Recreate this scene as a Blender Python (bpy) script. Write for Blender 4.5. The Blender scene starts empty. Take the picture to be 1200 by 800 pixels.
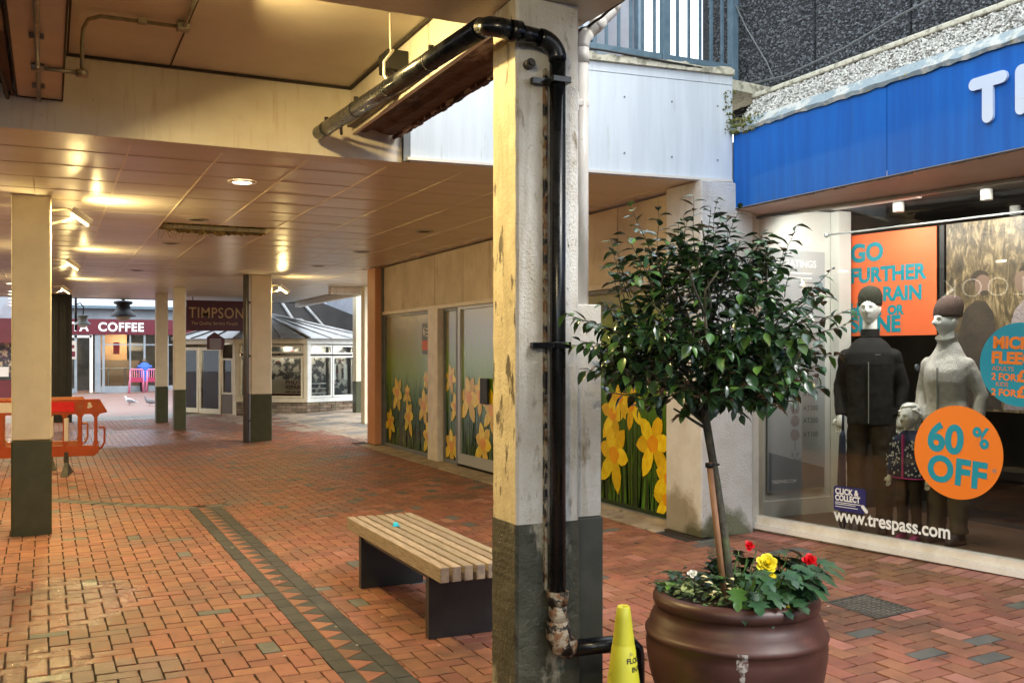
import bpy, bmesh, math, random
from mathutils import Vector, Matrix
from math import sin, cos, pi, radians
R = random.Random(7)
SC = bpy.context.scene
COL = SC.collection
# ---------------------------------------------------------------- camera, sky, sun, exposure
cam = bpy.data.cameras.new('camera'); camo = bpy.data.objects.new('camera', cam); COL.objects.link(camo)
camo.location = (0, 0, 1.6); camo.rotation_euler = (pi/2, 0, -radians(25.45))
cam.sensor_width = 36; cam.lens = 34.23; cam.shift_y = 0.0125; cam.clip_start = 0.05; cam.clip_end = 500
SC.camera = camo
SUN_EL, SUN_ROT = radians(48), radians(150)
W = bpy.data.worlds.new('World'); SC.world = W; W.use_nodes = True
nt = W.node_tree; nt.nodes.clear()
sky = nt.nodes.new('ShaderNodeTexSky'); sky.sky_type = 'NISHITA'; sky.sun_disc = False
sky.sun_elevation = SUN_EL; sky.sun_rotation = SUN_ROT; sky.dust_density = 4; sky.air_density = 1.2
mx = nt.nodes.new('ShaderNodeMixRGB'); mx.inputs[0].default_value = 0.75; mx.inputs[2].default_value = (13.5, 14.8, 16.2, 1)
bg = nt.nodes.new('ShaderNodeBackground'); bg.inputs[1].default_value = 0.15
wo = nt.nodes.new('ShaderNodeOutputWorld')
nt.links.new(sky.outputs[0], mx.inputs[1]); nt.links.new(mx.outputs[0], bg.inputs[0]); nt.links.new(bg.outputs[0], wo.inputs[0])
sun = bpy.data.lights.new('sun', 'SUN'); sun.energy = 1.5; sun.angle = radians(25); sun.color = (1, .97, .92)
suno = bpy.data.objects.new('sun', sun); COL.objects.link(suno)
sd = Vector((sin(SUN_ROT)*cos(SUN_EL), cos(SUN_ROT)*cos(SUN_EL), sin(SUN_EL)))
suno.rotation_euler = sd.to_track_quat('Z', 'Y').to_euler(); suno.location = (4, -8, 12)
SC.view_settings.view_transform = 'Standard'; SC.view_settings.look = 'None'
SC.view_settings.exposure = 0.82; SC.view_settings.gamma = 1
SC.cycles.use_denoising = True; SC.cycles.max_bounces = 8; SC.cycles.diffuse_bounces = 5; SC.cycles.glossy_bounces = 4
SC.cycles.transparent_max_bounces = 12; SC.cycles.sample_clamp_indirect = 6; SC.cycles.use_light_tree = True
SC.cycles.caustics_reflective = False; SC.cycles.caustics_refractive = False

# ---------------------------------------------------------------- materials
MATS = {}
def mat(name, c1, c2=None, scale=6, thr=(.4, .62), rough=.6, rough2=None, bump=0, bscale=40, btype='noise', metal=0, spec=.5,
        emis=None, estr=1, rnd=0, layers=(), blobs=(), stretch=None, coat=0, aniso=0, trans=0, wrough=None):
    """principled material; colours mixed by world-space noise. layers: (colour, scale, lo, hi, roughness or None, stretch)
    blobs: ((x,y,z), radius, colour multiplier, roughness)"""
    m = bpy.data.materials.new(name); m.use_nodes = True; n = m.node_tree.nodes; l = m.node_tree.links
    p = n['Principled BSDF']; MATS[name] = m
    def rgb(c): return (c[0], c[1], c[2], 1)
    geo = n.new('ShaderNodeNewGeometry')
    def vec(st):
        if not st: return geo.outputs['Position']
        mp = n.new('ShaderNodeMapping'); mp.inputs['Scale'].default_value = st; l.new(geo.outputs['Position'], mp.inputs[0]); return mp.outputs[0]
    def noise(s, st=None, det=6):
        t = n.new('ShaderNodeTexNoise'); t.inputs['Scale'].default_value = s; t.inputs['Detail'].default_value = det
        t.inputs['Roughness'].default_value = .6; l.new(vec(st), t.inputs[0]); return t.outputs[0]
    def ramp(o, lo, hi):
        r = n.new('ShaderNodeMapRange'); r.inputs[1].default_value = lo; r.inputs[2].default_value = hi; r.clamp = True; l.new(o, r.inputs[0]); return r.outputs[0]
    def mixc(f, a, b):
        x = n.new('ShaderNodeMixRGB')
        for i, v in ((0, f), (1, a), (2, b)):
            if isinstance(v, (tuple, list)): x.inputs[i].default_value = rgb(v)
            elif isinstance(v, float) or isinstance(v, int): x.inputs[i].default_value = v
            else: l.new(v, x.inputs[i])
        return x.outputs[0]
    def mixf(f, a, b):
        x = n.new('ShaderNodeMix'); x.data_type = 'FLOAT'
        for i, v in ((0, f), (2, a), (3, b)):
            if isinstance(v, (float, int)): x.inputs[i].default_value = v
            else: l.new(v, x.inputs[i])
        return x.outputs[0]
    col = c1; ro = rough
    if c2:
        f = ramp(noise(scale, stretch), *thr); col = mixc(f, c1, c2)
        if rough2 is not None: ro = mixf(f, rough, rough2)
    if rnd:
        oi = n.new('ShaderNodeObjectInfo'); a = n.new('ShaderNodeMath'); a.operation = 'ADD'; l.new(oi.outputs['Random'], a.inputs[0])
        l.new(geo.outputs['Random Per Island'], a.inputs[1]); fr = n.new('ShaderNodeMath'); fr.operation = 'FRACT'; l.new(a.outputs[0], fr.inputs[0])
        h = n.new('ShaderNodeHueSaturation')
        v = ramp(fr.outputs[0], 0, 1); v2 = mixf(v, 1-rnd, 1+rnd); l.new(v2, h.inputs['Value'])
        s2 = n.new('ShaderNodeMath'); s2.operation = 'MULTIPLY'; s2.inputs[1].default_value = 7.31; l.new(fr.outputs[0], s2.inputs[0])
        s3 = n.new('ShaderNodeMath'); s3.operation = 'FRACT'; l.new(s2.outputs[0], s3.inputs[0])
        l.new(mixf(s3.outputs[0], .5-.018*rnd*3, .5+.018*rnd*3), h.inputs['Hue'])
        if isinstance(col, tuple): h.inputs['Color'].default_value = rgb(col)
        else: l.new(col, h.inputs['Color'])
        col = h.outputs[0]
    for (lc, ls, lo, hi, lr, lst) in layers:
        f = ramp(noise(ls, lst, 8), lo, hi); col = mixc(f, col, lc)
        if lr is not None: ro = mixf(f, ro, lr)
    for (c, rad, mul, br) in blobs:
        d = n.new('ShaderNodeVectorMath'); d.operation = 'DISTANCE'; d.inputs[1].default_value = c; l.new(geo.outputs['Position'], d.inputs[0])
        nz = n.new('ShaderNodeMath'); nz.operation = 'MULTIPLY_ADD'; nz.inputs[1].default_value = -rad*1.1; nz.inputs[2].default_value = rad*.55
        l.new(noise(3.2), nz.inputs[0])
        ad = n.new('ShaderNodeMath'); ad.operation = 'ADD'; l.new(d.outputs['Value'], ad.inputs[0]); l.new(nz.outputs[0], ad.inputs[1])
        f = ramp(ad.outputs[0], rad, rad*.8)
        x = n.new('ShaderNodeMixRGB'); x.blend_type = 'MULTIPLY'; l.new(f, x.inputs[0]); x.inputs[2].default_value = rgb(mul)
        if isinstance(col, tuple): x.inputs[1].default_value = rgb(col)
        else: l.new(col, x.inputs[1])
        col = x.outputs[0]
        if br is not None: ro = mixf(f, ro, br)
    if isinstance(col, tuple): p.inputs['Base Color'].default_value = rgb(col)
    else: l.new(col, p.inputs['Base Color'])
    if isinstance(ro, (int, float)): p.inputs['Roughness'].default_value = ro
    else: l.new(ro, p.inputs['Roughness'])
    p.inputs['Metallic'].default_value = metal; p.inputs['Specular IOR Level'].default_value = spec
    p.inputs['Coat Weight'].default_value = coat
    if trans: p.inputs['Transmission Weight'].default_value = trans
    if emis: p.inputs['Emission Color'].default_value = rgb(emis); p.inputs['Emission Strength'].default_value = estr
    if bump:
        b = n.new('ShaderNodeBump'); b.inputs['Strength'].default_value = min(1, bump); b.inputs['Distance'].default_value = .004*max(1, bump)
        if btype == 'voronoi':
            t = n.new('ShaderNodeTexVoronoi'); t.inputs['Scale'].default_value = bscale; l.new(geo.outputs['Position'], t.inputs[0]); l.new(t.outputs[0], b.inputs['Height'])
            b.invert = True
        else: l.new(noise(bscale, stretch), b.inputs['Height'])
        l.new(b.outputs[0], p.inputs['Normal'])
    return m

BASEW = (((-.60, 4.9, 0), 1.2, (.62, .56, .48), .14), ((-.15, 6.9, 0), .8, (.72, .66, .58), .2), ((.35, 5.25, 0), .33, (.5, .42, .42), .3), ((.7, 20.2, 0), 2.4, (.85, .85, .86), .2))
MOSS = ((5.45, 5.0, .13), .7, (.74, .84, .58), None)
MOSS2 = ((5.75, 3.7, .13), .7, (.74, .84, .58), None)
mat('brick_red', (.285, .112, .066), (.23, .088, .054), scale=9, rough=.6, rnd=.17, bump=.9, bscale=120,
    layers=(((.065, .038, .026), 1.3, .47, .74, .38, None), ((.10, .07, .05), 22, .60, .76, None, None), ((.05, .04, .03), 7, .62, .74, .5, None)), blobs=BASEW+(MOSS, MOSS2))
mat('brick_grey', (.085, .09, .085), (.12, .118, .105), scale=8, rough=.6, rnd=.2, bump=.5, bscale=120, blobs=BASEW+(MOSS, MOSS2))
mat('brick_dark', (.026, .028, .029), (.048, .048, .046), scale=6, rough=.6, rnd=.2, bump=.5, bscale=120, blobs=BASEW)
mat('brick_pink', (.33, .145, .105), (.27, .115, .08), scale=9, rough=.6, rnd=.15, bump=.4, bscale=120)
mat('mortar_pale', (.26, .21, .17), (.16, .12, .10), scale=9, rough=.85)
mat('mortar', (.014, .011, .009), (.032, .024, .018), scale=5, rough=.85, bump=.6, bscale=200)
mat('far_paving', (.25, .125, .095), (.22, .17, .155), scale=2.5, rough=.5, bump=.5, bscale=30)
mat('stone_pale', (.40, .33, .25), (.27, .21, .15), scale=3, rough=.6, bump=.5, bscale=80, layers=(((.1, .08, .06), 9, .56, .7, None, None),))
mat('kerb_stone', (.19, .175, .15), (.12, .11, .095), scale=4, rough=.45, bump=.4, bscale=80)
mat('cream', (.76, .69, .50), (.70, .63, .45), scale=5, rough=.42, bump=.15, bscale=60, layers=(((.25, .19, .12), 34, .70, .76, None, None),))
mat('cream_beam', (.70, .65, .56), (.64, .58, .49), scale=3, rough=.38, bump=.12, bscale=40, layers=(((.22, .15, .1), 30, .70, .78, None, None), ((.5, .38, .26), 4, .55, .85, None, (6, 6, .5))))
mat('soffit', (.60, .54, .45), (.54, .48, .40), scale=2.5, rough=.5, bump=.1, bscale=50, layers=(((.2, .13, .08), 22, .7, .78, None, None),))
mat('plaster_white', (.78, .76, .72), (.68, .64, .57), scale=7, thr=(.45, .7), rough=.55, bump=1.6, bscale=85, layers=(((.30, .24, .16), 16, .60, .72, None, (1, 1, .35)), ((.40, .33, .22), 2.5, .52, .75, None, (3, 3, .3)), ((.12, .09, .06), 50, .66, .73, None, None)))
mat('plaster_warm_lit', (.74, .66, .46), (.62, .52, .34), scale=8, rough=.5, bump=1.0, bscale=60, layers=(((.09, .07, .045), 11, .58, .63, None, (1, 1, .4)), ((.35, .27, .14), 5, .5, .8, None, (2, 2, .3))))  # yellow base paints in warm lamplight on the left face; flakes are wear
mat('olive', (.044, .050, .017), (.058, .062, .024), scale=9, rough=.4, bump=.25, bscale=60)
mat('olive_peel', (.05, .054, .038), (.085, .085, .062), scale=7, rough=.5, bump=2.2, bscale=45,
    layers=(((.34, .32, .25), 4, .57, .62, .7, (1, 1, .45)), ((.03, .025, .02), 9, .60, .68, .7, (1, 1, .4)), ((.03, .075, .055), 3, .66, .7, .5, None)))
mat('olive_grey', (.055, .06, .05), (.075, .078, .066), scale=6, rough=.45, bump=.5, bscale=40)
mat('roughcast', (.84, .83, .80), (.76, .74, .69), scale=5, rough=.8, bump=3, bscale=150, btype='voronoi',
    layers=(((.5, .42, .3), 3, .56, .8, None, (1, 1, .4)),), blobs=(((4.95, 6.4, .05), .34, (.30, .33, .22), None), ((4.73, 6.7, .1), .4, (.5, .45, .36), None)))
mat('fascia_white', (.63, .68, .71), (.56, .61, .64), scale=2, layers=(((.42, .44, .40), 6, .60, .82, None, (5, 5, .5)),), rough=.35, bump=.04, bscale=6, stretch=(6, 6, .4))
mat('sign_blue', (.002, .095, .40), (.003, .125, .48), scale=2.5, layers=(((.03, .10, .28), 5, .60, .85, .6, (5, 5, .35)),), spec=.3, rough=.4, stretch=(5, 5, .3), bump=.04, bscale=5)
mat('sign_white', (.62, .70, .80), rough=.35)
mat('maroon', (.085, .008, .010), (.07, .007, .009), scale=3, rough=.4)
mat('maroon_bright', (.11, .008, .02), rough=.4)
mat('brown_trim', (.84, .74, .66), (.76, .66, .58), scale=3, rough=.5, bump=.1)
mat('cream_frame', (.72, .66, .55), (.60, .53, .42), scale=6, rough=.4, bump=.1, layers=(((.3, .25, .18), 20, .66, .76, None, None),))
mat('cream_sill', (.76, .72, .64), (.64, .58, .48), scale=5, rough=.4, bump=.1)
mat('window_white', (.78, .77, .73), (.70, .68, .62), scale=5, rough=.4)
mat('black_pipe', (.006, .007, .009), (.010, .011, .013), scale=9, rough=.2, rough2=.34, bump=.03, bscale=20, layers=(((.05, .045, .035), 30, .78, .84, .7, None),))
mat('rust', (.26, .13, .06), (.46, .40, .30), scale=22, thr=(.42, .52), rough=.7, bump=2, bscale=60, layers=(((.015, .013, .011), 12, .49, .53, .4, None),))
mat('conduit', (.30, .27, .21), (.22, .19, .14), scale=20, rough=.42, metal=.6)
mat('downpipe', (.70, .67, .62), (.58, .54, .48), scale=9, rough=.4, bump=.1, stretch=(3, 3, .6), layers=(((.34, .26, .18), 25, .68, .76, None, None),))
mat('rotten', (.085, .042, .030), (.36, .29, .22), scale=4, thr=(.54, .66), rough=.8, bump=2.5, bscale=30, stretch=(1, .5, 1), layers=(((.02, .012, .01), 3.5, .52, .62, None, (1, .4, 1)),))
mat('scrim', (.30, .22, .10), (.12, .085, .045), scale=30, rough=.8)
mat('strip_yellow', (.60, .48, .22), (.40, .30, .13), scale=20, rough=.6, bump=1, bscale=50)
mat('perforated', (.12, .11, .09), (.35, .32, .26), scale=70, thr=(.6, .66), rough=.5, metal=.4)
mat('seam_dark', (.03, .022, .016), rough=.8)
mat('black', (.008, .008, .008), rough=.5)
mat('black_soft', (.012, .011, .012), (.02, .018, .018), scale=40, rough=.85)
mat('tile_tan', (.68, .63, .55), (.65, .60, .52), scale=1.2, rough=.30, rough2=.36, spec=.45, rnd=.03, stretch=(.4, 4, 1), bump=.05, bscale=3)
mat('tile_grid', (.80, .72, .58), rough=.35)
mat('tile_grid_dim', (.70, .65, .56), rough=.35)
mat('concrete_dirty', (.68, .61, .50), (.56, .49, .38), scale=2.2, rough=.6, bump=.3, bscale=40,
    layers=(((.22, .14, .08), 7, .60, .8, None, (3, 3, .35)), ((.03, .02, .015), 13, .68, .73, None, (2, 2, .6))))
mat('orange_pillar', (.62, .30, .16), (.58, .27, .13), scale=2, rough=.5)
mat('frame_grey', (.16, .17, .17), (.13, .135, .135), scale=8, rough=.4)
mat('frame_silver', (.40, .41, .40), rough=.35, metal=.3)
mat('lead', (.26, .32, .33), (.50, .50, .44), scale=9, thr=(.5, .58), rough=.55, bump=1.2, bscale=30, layers=(((.30, .26, .10), 12, .64, .7, None, None), ((.05, .05, .04), 16, .66, .72, None, None)))
mat('pebble_base', (.35, .33, .28), (.12, .11, .09), scale=14, rough=.9, bump=2, bscale=70)
mat('pebble_white', (.54, .52, .46), rough=.8, rnd=.3, layers=(((.16, .15, .12), 8, .58, .7, None, None),))
mat('pebble_dark', (.10, .105, .11), rough=.8, rnd=.6)
mat('aggregate_base', (.028, .030, .033), (.05, .05, .052), scale=6, rough=.9, bump=3, bscale=60, btype='voronoi')
mat('coping', (.62, .58, .44), (.30, .28, .20), scale=15, thr=(.5, .62), rough=.8, bump=1.5, bscale=60)
mat('moss', (.12, .16, .03), (.2, .16, .05), scale=30, rough=.95, bump=3, bscale=90)
mat('rail_blue', (.085, .14, .18), (.12, .18, .22), scale=12, rough=.45)
mat('panel_pale', (.27, .30, .34), (.22, .22, .25), scale=2, rough=.4, layers=(((.5, .3, .33), 3, .6, .8, None, None),))
mat('bench_wood', (.36, .285, .205), (.22, .17, .12), scale=9, rough=.6, bump=.5, bscale=30, stretch=(14, .8, 14), rnd=.18, layers=(((.16, .11, .075), 6, .56, .76, None, (10, 1, 10)),))
mat('bench_end', (.22, .17, .14), (.36, .28, .2), scale=20, rough=.7)
mat('bench_black', (.010, .011, .013), (.018, .018, .02), scale=8, rough=.35)
mat('pot', (.055, .021, .016), (.08, .030, .022), scale=4, rough=.40, rough2=.5, bump=.2, bscale=25,
    layers=(((.30, .15, .10), 45, .70, .75, .6, None), ((.20, .07, .045), 3, .60, .8, .5, None)))
mat('bird_lime', (.42, .39, .36), (.10, .045, .035), scale=55, thr=(.46, .60), rough=.7)
mat('soil', (.03, .02, .014), (.07, .05, .035), scale=40, rough=1, bump=3, bscale=90)
mat('bark', (.048, .042, .032), (.09, .08, .058), scale=30, rough=.8, bump=1.2, bscale=90, layers=(((.10, .12, .05), 10, .55, .7, None, None),))
mat('stake', (.32, .16, .08), (.24, .115, .058), scale=12, rough=.6, stretch=(6, 6, 1), bump=.3)
mat('leaf_dark', (.022, .052, .024), (.038, .090, .03), scale=14, rough=.23, spec=.75, rnd=.35)
mat('leaf_light', (.09, .20, .035), (.06, .14, .03), scale=14, rough=.33, spec=.6, rnd=.3)
mat('begonia_leaf', (.018, .058, .022), (.03, .085, .03), scale=22, rough=.42, spec=.5, rnd=.35, layers=(((.015, .035, .025), 25, .56, .66, None, None),))
mat('ivy_leaf', (.05, .12, .03), (.20, .24, .10), scale=40, rough=.5, rnd=.4)
mat('petal_yellow', (.85, .70, .02), (.88, .78, .05), scale=30, rough=.5)
mat('petal_red', (.72, .006, .012), (.55, .004, .01), scale=30, rough=.45)
mat('petal_white', (.75, .75, .68), rough=.5)
mat('petal_cream', (.66, .62, .36), rough=.5)
mat('cone_yellow', (.55, .52, .035), (.46, .44, .03), scale=3, rough=.45, layers=(((.25, .23, .06), 24, .62, .74, None, None),))
mat('ink_black', (.015, .015, .012), rough=.5)
mat('cyan_tag', (.01, .45, .62), rough=.4)
mat('iron', (.065, .06, .055), (.10, .095, .085), scale=30, rough=.6, metal=.3, bump=1, bscale=100)
mat('barrier_orange', (.44, .075, .012), (.36, .06, .010), scale=6, rough=.45)
mat('barrier_orange_worn', (.40, .12, .03), (.33, .1, .03), scale=6, rough=.5)
mat('reflective_red', (.80, .03, .03), (.7, .02, .02), scale=20, rough=.3)
mat('reflective_white', (.75, .68, .6), rough=.4)
mat('rubber', (.035, .035, .03), (.07, .065, .055), scale=12, rough=.8)
mat('lamp_white', (.85, .83, .78), rough=.3)
mat('lamp_glow', (1, .9, .7), emis=(1, .86, .55), estr=14)
mat('flood_glow', (1, .8, .4), emis=(1, .74, .30), estr=9)
mat('mannequin_white', (.82, .83, .82), rough=.22, coat=.3)
mat('beanie_dark', (.02, .022, .014), (.035, .036, .024), scale=90, rough=.95, bump=2, bscale=220)
mat('beanie_brown', (.075, .045, .038), (.11, .07, .06), scale=90, rough=.95, bump=2, bscale=200)
mat('jacket_black', (.005, .005, .006), (.012, .011, .011), scale=12, rough=.85, stretch=(4, 4, .5), bump=1, bscale=60)
mat('jacket_yoke', (.0035, .0035, .004), rough=.8)
mat('trouser_brown', (.05, .036, .025), (.032, .024, .018), scale=9, rough=.9, bump=1, bscale=30)
mat('fleece', (.78, .75, .70), (.62, .59, .55), scale=16, rough=.95, bump=2.5, bscale=110)
mat('trouser_khaki', (.12, .105, .075), (.09, .078, .055), scale=9, rough=.9, bump=1, bscale=30)
mat('kid_navy', (.015, .022, .06), (.02, .03, .08), scale=20, rough=.8)
mat('kid_pink', (.62, .06, .28), rough=.6)
mat('kid_white', (.75, .77, .8), rough=.7)
mat('wood_print', (.30, .18, .08), rough=.6)
mat('shoe', (.05, .03, .03), (.025, .02, .02), scale=30, rough=.6)
mat('poster_orange', (.66, .12, .035), rough=.5)
mat('teal', (.0, .20, .26), rough=.45)
mat('teal_bright', (.0, .26, .36), rough=.45)
mat('sticker_orange', (.80, .20, .02), rough=.4)
mat('sticker_navy', (.012, .016, .12), rough=.4)
mat('print_white', (.78, .80, .80), rough=.5)
mat('poster_grey', (.40, .42, .44), (.36, .38, .40), scale=1, rough=.5)
mat('poster_slate', (.12, .14, .17), rough=.5)
mat('poster_ink', (.12, .12, .13), rough=.5)
mat('poster_mauve', (.20, .15, .16), (.3, .26, .26), scale=60, rough=.5)
mat('shop_white', (.66, .66, .63), (.58, .58, .55), scale=2, rough=.5)
mat('shop_dark', (.030, .024, .02), (.045, .035, .028), scale=3, rough=.7)
mat('shop_floor', (.10, .06, .04), (.14, .085, .055), scale=4, rough=.45, stretch=(1, 12, 1))
mat('shop_shelf', (.12, .08, .05), rough=.6)
mat('newlook_dark', (.03, .028, .026), rough=.35)
mat('letter_lit', (.9, .9, .86), emis=(1, .97, .9), estr=1.6)
mat('costa_wall', (.20, .24, .27), (.26, .30, .33), scale=2, rough=.5)
mat('costa_pale', (.62, .68, .74), rough=.5)
mat('costa_inside', (.36, .20, .08), (.24, .13, .06), scale=1, rough=.6)
mat('costa_inside_dark', (.07, .065, .06), (.14, .13, .12), scale=1.3, rough=.6)
mat('pink_chair', (.75, .22, .36), rough=.4)
mat('pink_seat', (.35, .03, .09), rough=.5)
mat('blue_cloth', (.04, .12, .45), rough=.8)
mat('skin', (.17, .105, .075), rough=.6)
mat('pigeon_grey', (.13, .14, .16), (.2, .2, .22), scale=40, rough=.7)
mat('pigeon_pale', (.5, .5, .52), rough=.7)
mat('gold_letter', (.50, .32, .13), rough=.4)
mat('kiosk_roof', (.28, .29, .29), (.18, .18, .18), scale=3, rough=.3, layers=(((.5, .5, .48), 4, .6, .75, None, None),))
mat('kiosk_cream', (.68, .60, .42), (.6, .52, .36), scale=5, rough=.45)
mat('kiosk_white', (.74, .76, .74), (.66, .68, .66), scale=5, rough=.45)
mat('kiosk_brick', (.16, .12, .08), (.24, .19, .13), scale=4, rough=.8, rnd=.35)
mat('kiosk_goods_dark', (.05, .05, .052), (.50, .47, .42), scale=5, thr=(.48, .56), rough=.6, layers=(((.35, .03, .03), 9, .64, .68, None, None),))
mat('kiosk_poster', (.45, .40, .34), rough=.6)
mat('dark_roof', (.018, .017, .017), (.03, .028, .027), scale=2, rough=.6)
mat('dark_column', (.022, .022, .014), (.03, .03, .02), scale=5, rough=.4)
mat('goods_mix', (.05, .04, .04), (.5, .35, .2), scale=9, thr=(.5, .6), rough=.6, layers=(((.35, .05, .15), 12, .6, .64, None, None), ((.7, .65, .55), 15, .63, .66, None, None), ((.25, .4, .05), 10, .66, .69, None, None)))

def node_mat(name):
    m = bpy.data.materials.new(name); m.use_nodes = True; MATS[name] = m
    return m, m.node_tree.nodes, m.node_tree.links
# clear shop glass: transparent with a mirror-like reflection that grows towards grazing angles
m, n, l = node_mat('glass'); n.clear()
o = n.new('ShaderNodeOutputMaterial'); t = n.new('ShaderNodeBsdfTransparent'); g = n.new('ShaderNodeBsdfGlossy'); x = n.new('ShaderNodeMixShader'); f = n.new('ShaderNodeFresnel')
t.inputs[0].default_value = (.86, .89, .88, 1); g.inputs['Roughness'].default_value = .012; f.inputs[0].default_value = 1.42
l.new(f.outputs[0], x.inputs[0]); l.new(t.outputs[0], x.inputs[1]); l.new(g.outputs[0], x.inputs[2]); l.new(x.outputs[0], o.inputs[0])
# printed vinyl: grey-beige fading down through blurred green to dark grass blades (flat print)
m, n, l = node_mat('daffodil_vinyl'); p = n['Principled BSDF']; p.inputs['Roughness'].default_value = .22
geo = n.new('ShaderNodeNewGeometry'); sp = n.new('ShaderNodeSeparateXYZ'); l.new(geo.outputs['Position'], sp.inputs[0])
mp = n.new('ShaderNodeMapping'); mp.inputs['Scale'].default_value = (1, 9, .9); l.new(geo.outputs['Position'], mp.inputs[0])
nz = n.new('ShaderNodeTexNoise'); nz.inputs['Scale'].default_value = 3.2; nz.inputs['Detail'].default_value = 5; l.new(mp.outputs[0], nz.inputs[0])
ad = n.new('ShaderNodeMath'); ad.operation = 'MULTIPLY_ADD'; ad.inputs[1].default_value = .9; l.new(nz.outputs[0], ad.inputs[0]); l.new(sp.outputs[2], ad.inputs[2])
cr = n.new('ShaderNodeValToRGB'); mr = n.new('ShaderNodeMapRange'); mr.inputs[1].default_value = .45; mr.inputs[2].default_value = 2.95; l.new(ad.outputs[0], mr.inputs[0]); l.new(mr.outputs[0], cr.inputs[0])
els = cr.color_ramp.elements; els[0].position = 0; els[0].color = (.012, .03, .008, 1); els[1].position = 1; els[1].color = (.30, .27, .20, 1)
for q, c in ((.22, (.02, .06, .01, 1)), (.38, (.06, .16, .015, 1)), (.50, (.15, .30, .02, 1)), (.62, (.22, .32, .05, 1)), (.76, (.28, .27, .17, 1))):
    e = els.new(q); e.color = c
l.new(cr.outputs[0], p.inputs['Base Color'])
vg = MATS['daffodil_vinyl'].copy(); vg.name = 'daffodil_vinyl_green'; MATS['daffodil_vinyl_green'] = vg
for q in vg.node_tree.nodes:
    if q.type == 'MAP_RANGE': q.inputs[1].default_value = .5; q.inputs[2].default_value = 3.35
mat('daff_petal', (.80, .64, .015), (.70, .48, .005), scale=14, rough=.25, rnd=.10)
mat('daff_petal_back', (.68, .46, .006), (.58, .36, .004), scale=14, rough=.25, rnd=.10)
mat('daff_trumpet', (.75, .36, .005), (.68, .27, .004), scale=8, rough=.25)
mat('blade_green', (.07, .17, .012), (.04, .10, .01), scale=6, rough=.25, rnd=.4)
# woodland photograph in the shop: tangled branches, warm bark (flat print)
m, n, l = node_mat('woodland_photo'); p = n['Principled BSDF']; p.inputs['Roughness'].default_value = .4
geo = n.new('ShaderNodeNewGeometry'); mp = n.new('ShaderNodeMapping'); mp.inputs['Rotation'].default_value = (.5, .1, 0); mp.inputs['Scale'].default_value = (1, 3.2, 1.1); l.new(geo.outputs['Position'], mp.inputs[0])
wv = n.new('ShaderNodeTexNoise'); wv.inputs['Scale'].default_value = 4; wv.inputs['Detail'].default_value = 10; wv.inputs['Roughness'].default_value = .68; wv.inputs['Distortion'].default_value = 1.6; l.new(mp.outputs[0], wv.inputs[0])
cr = n.new('ShaderNodeValToRGB'); l.new(wv.outputs[0], cr.inputs[0]); els = cr.color_ramp.elements
els[0].position = .36; els[0].color = (.03, .022, .014, 1); els[1].position = .72; els[1].color = (.42, .33, .20, 1)
e = els.new(.5); e.color = (.10, .07, .035, 1); e = els.new(.57); e.color = (.22, .16, .085, 1)
l.new(cr.outputs[0], p.inputs['Base Color'])

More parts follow.
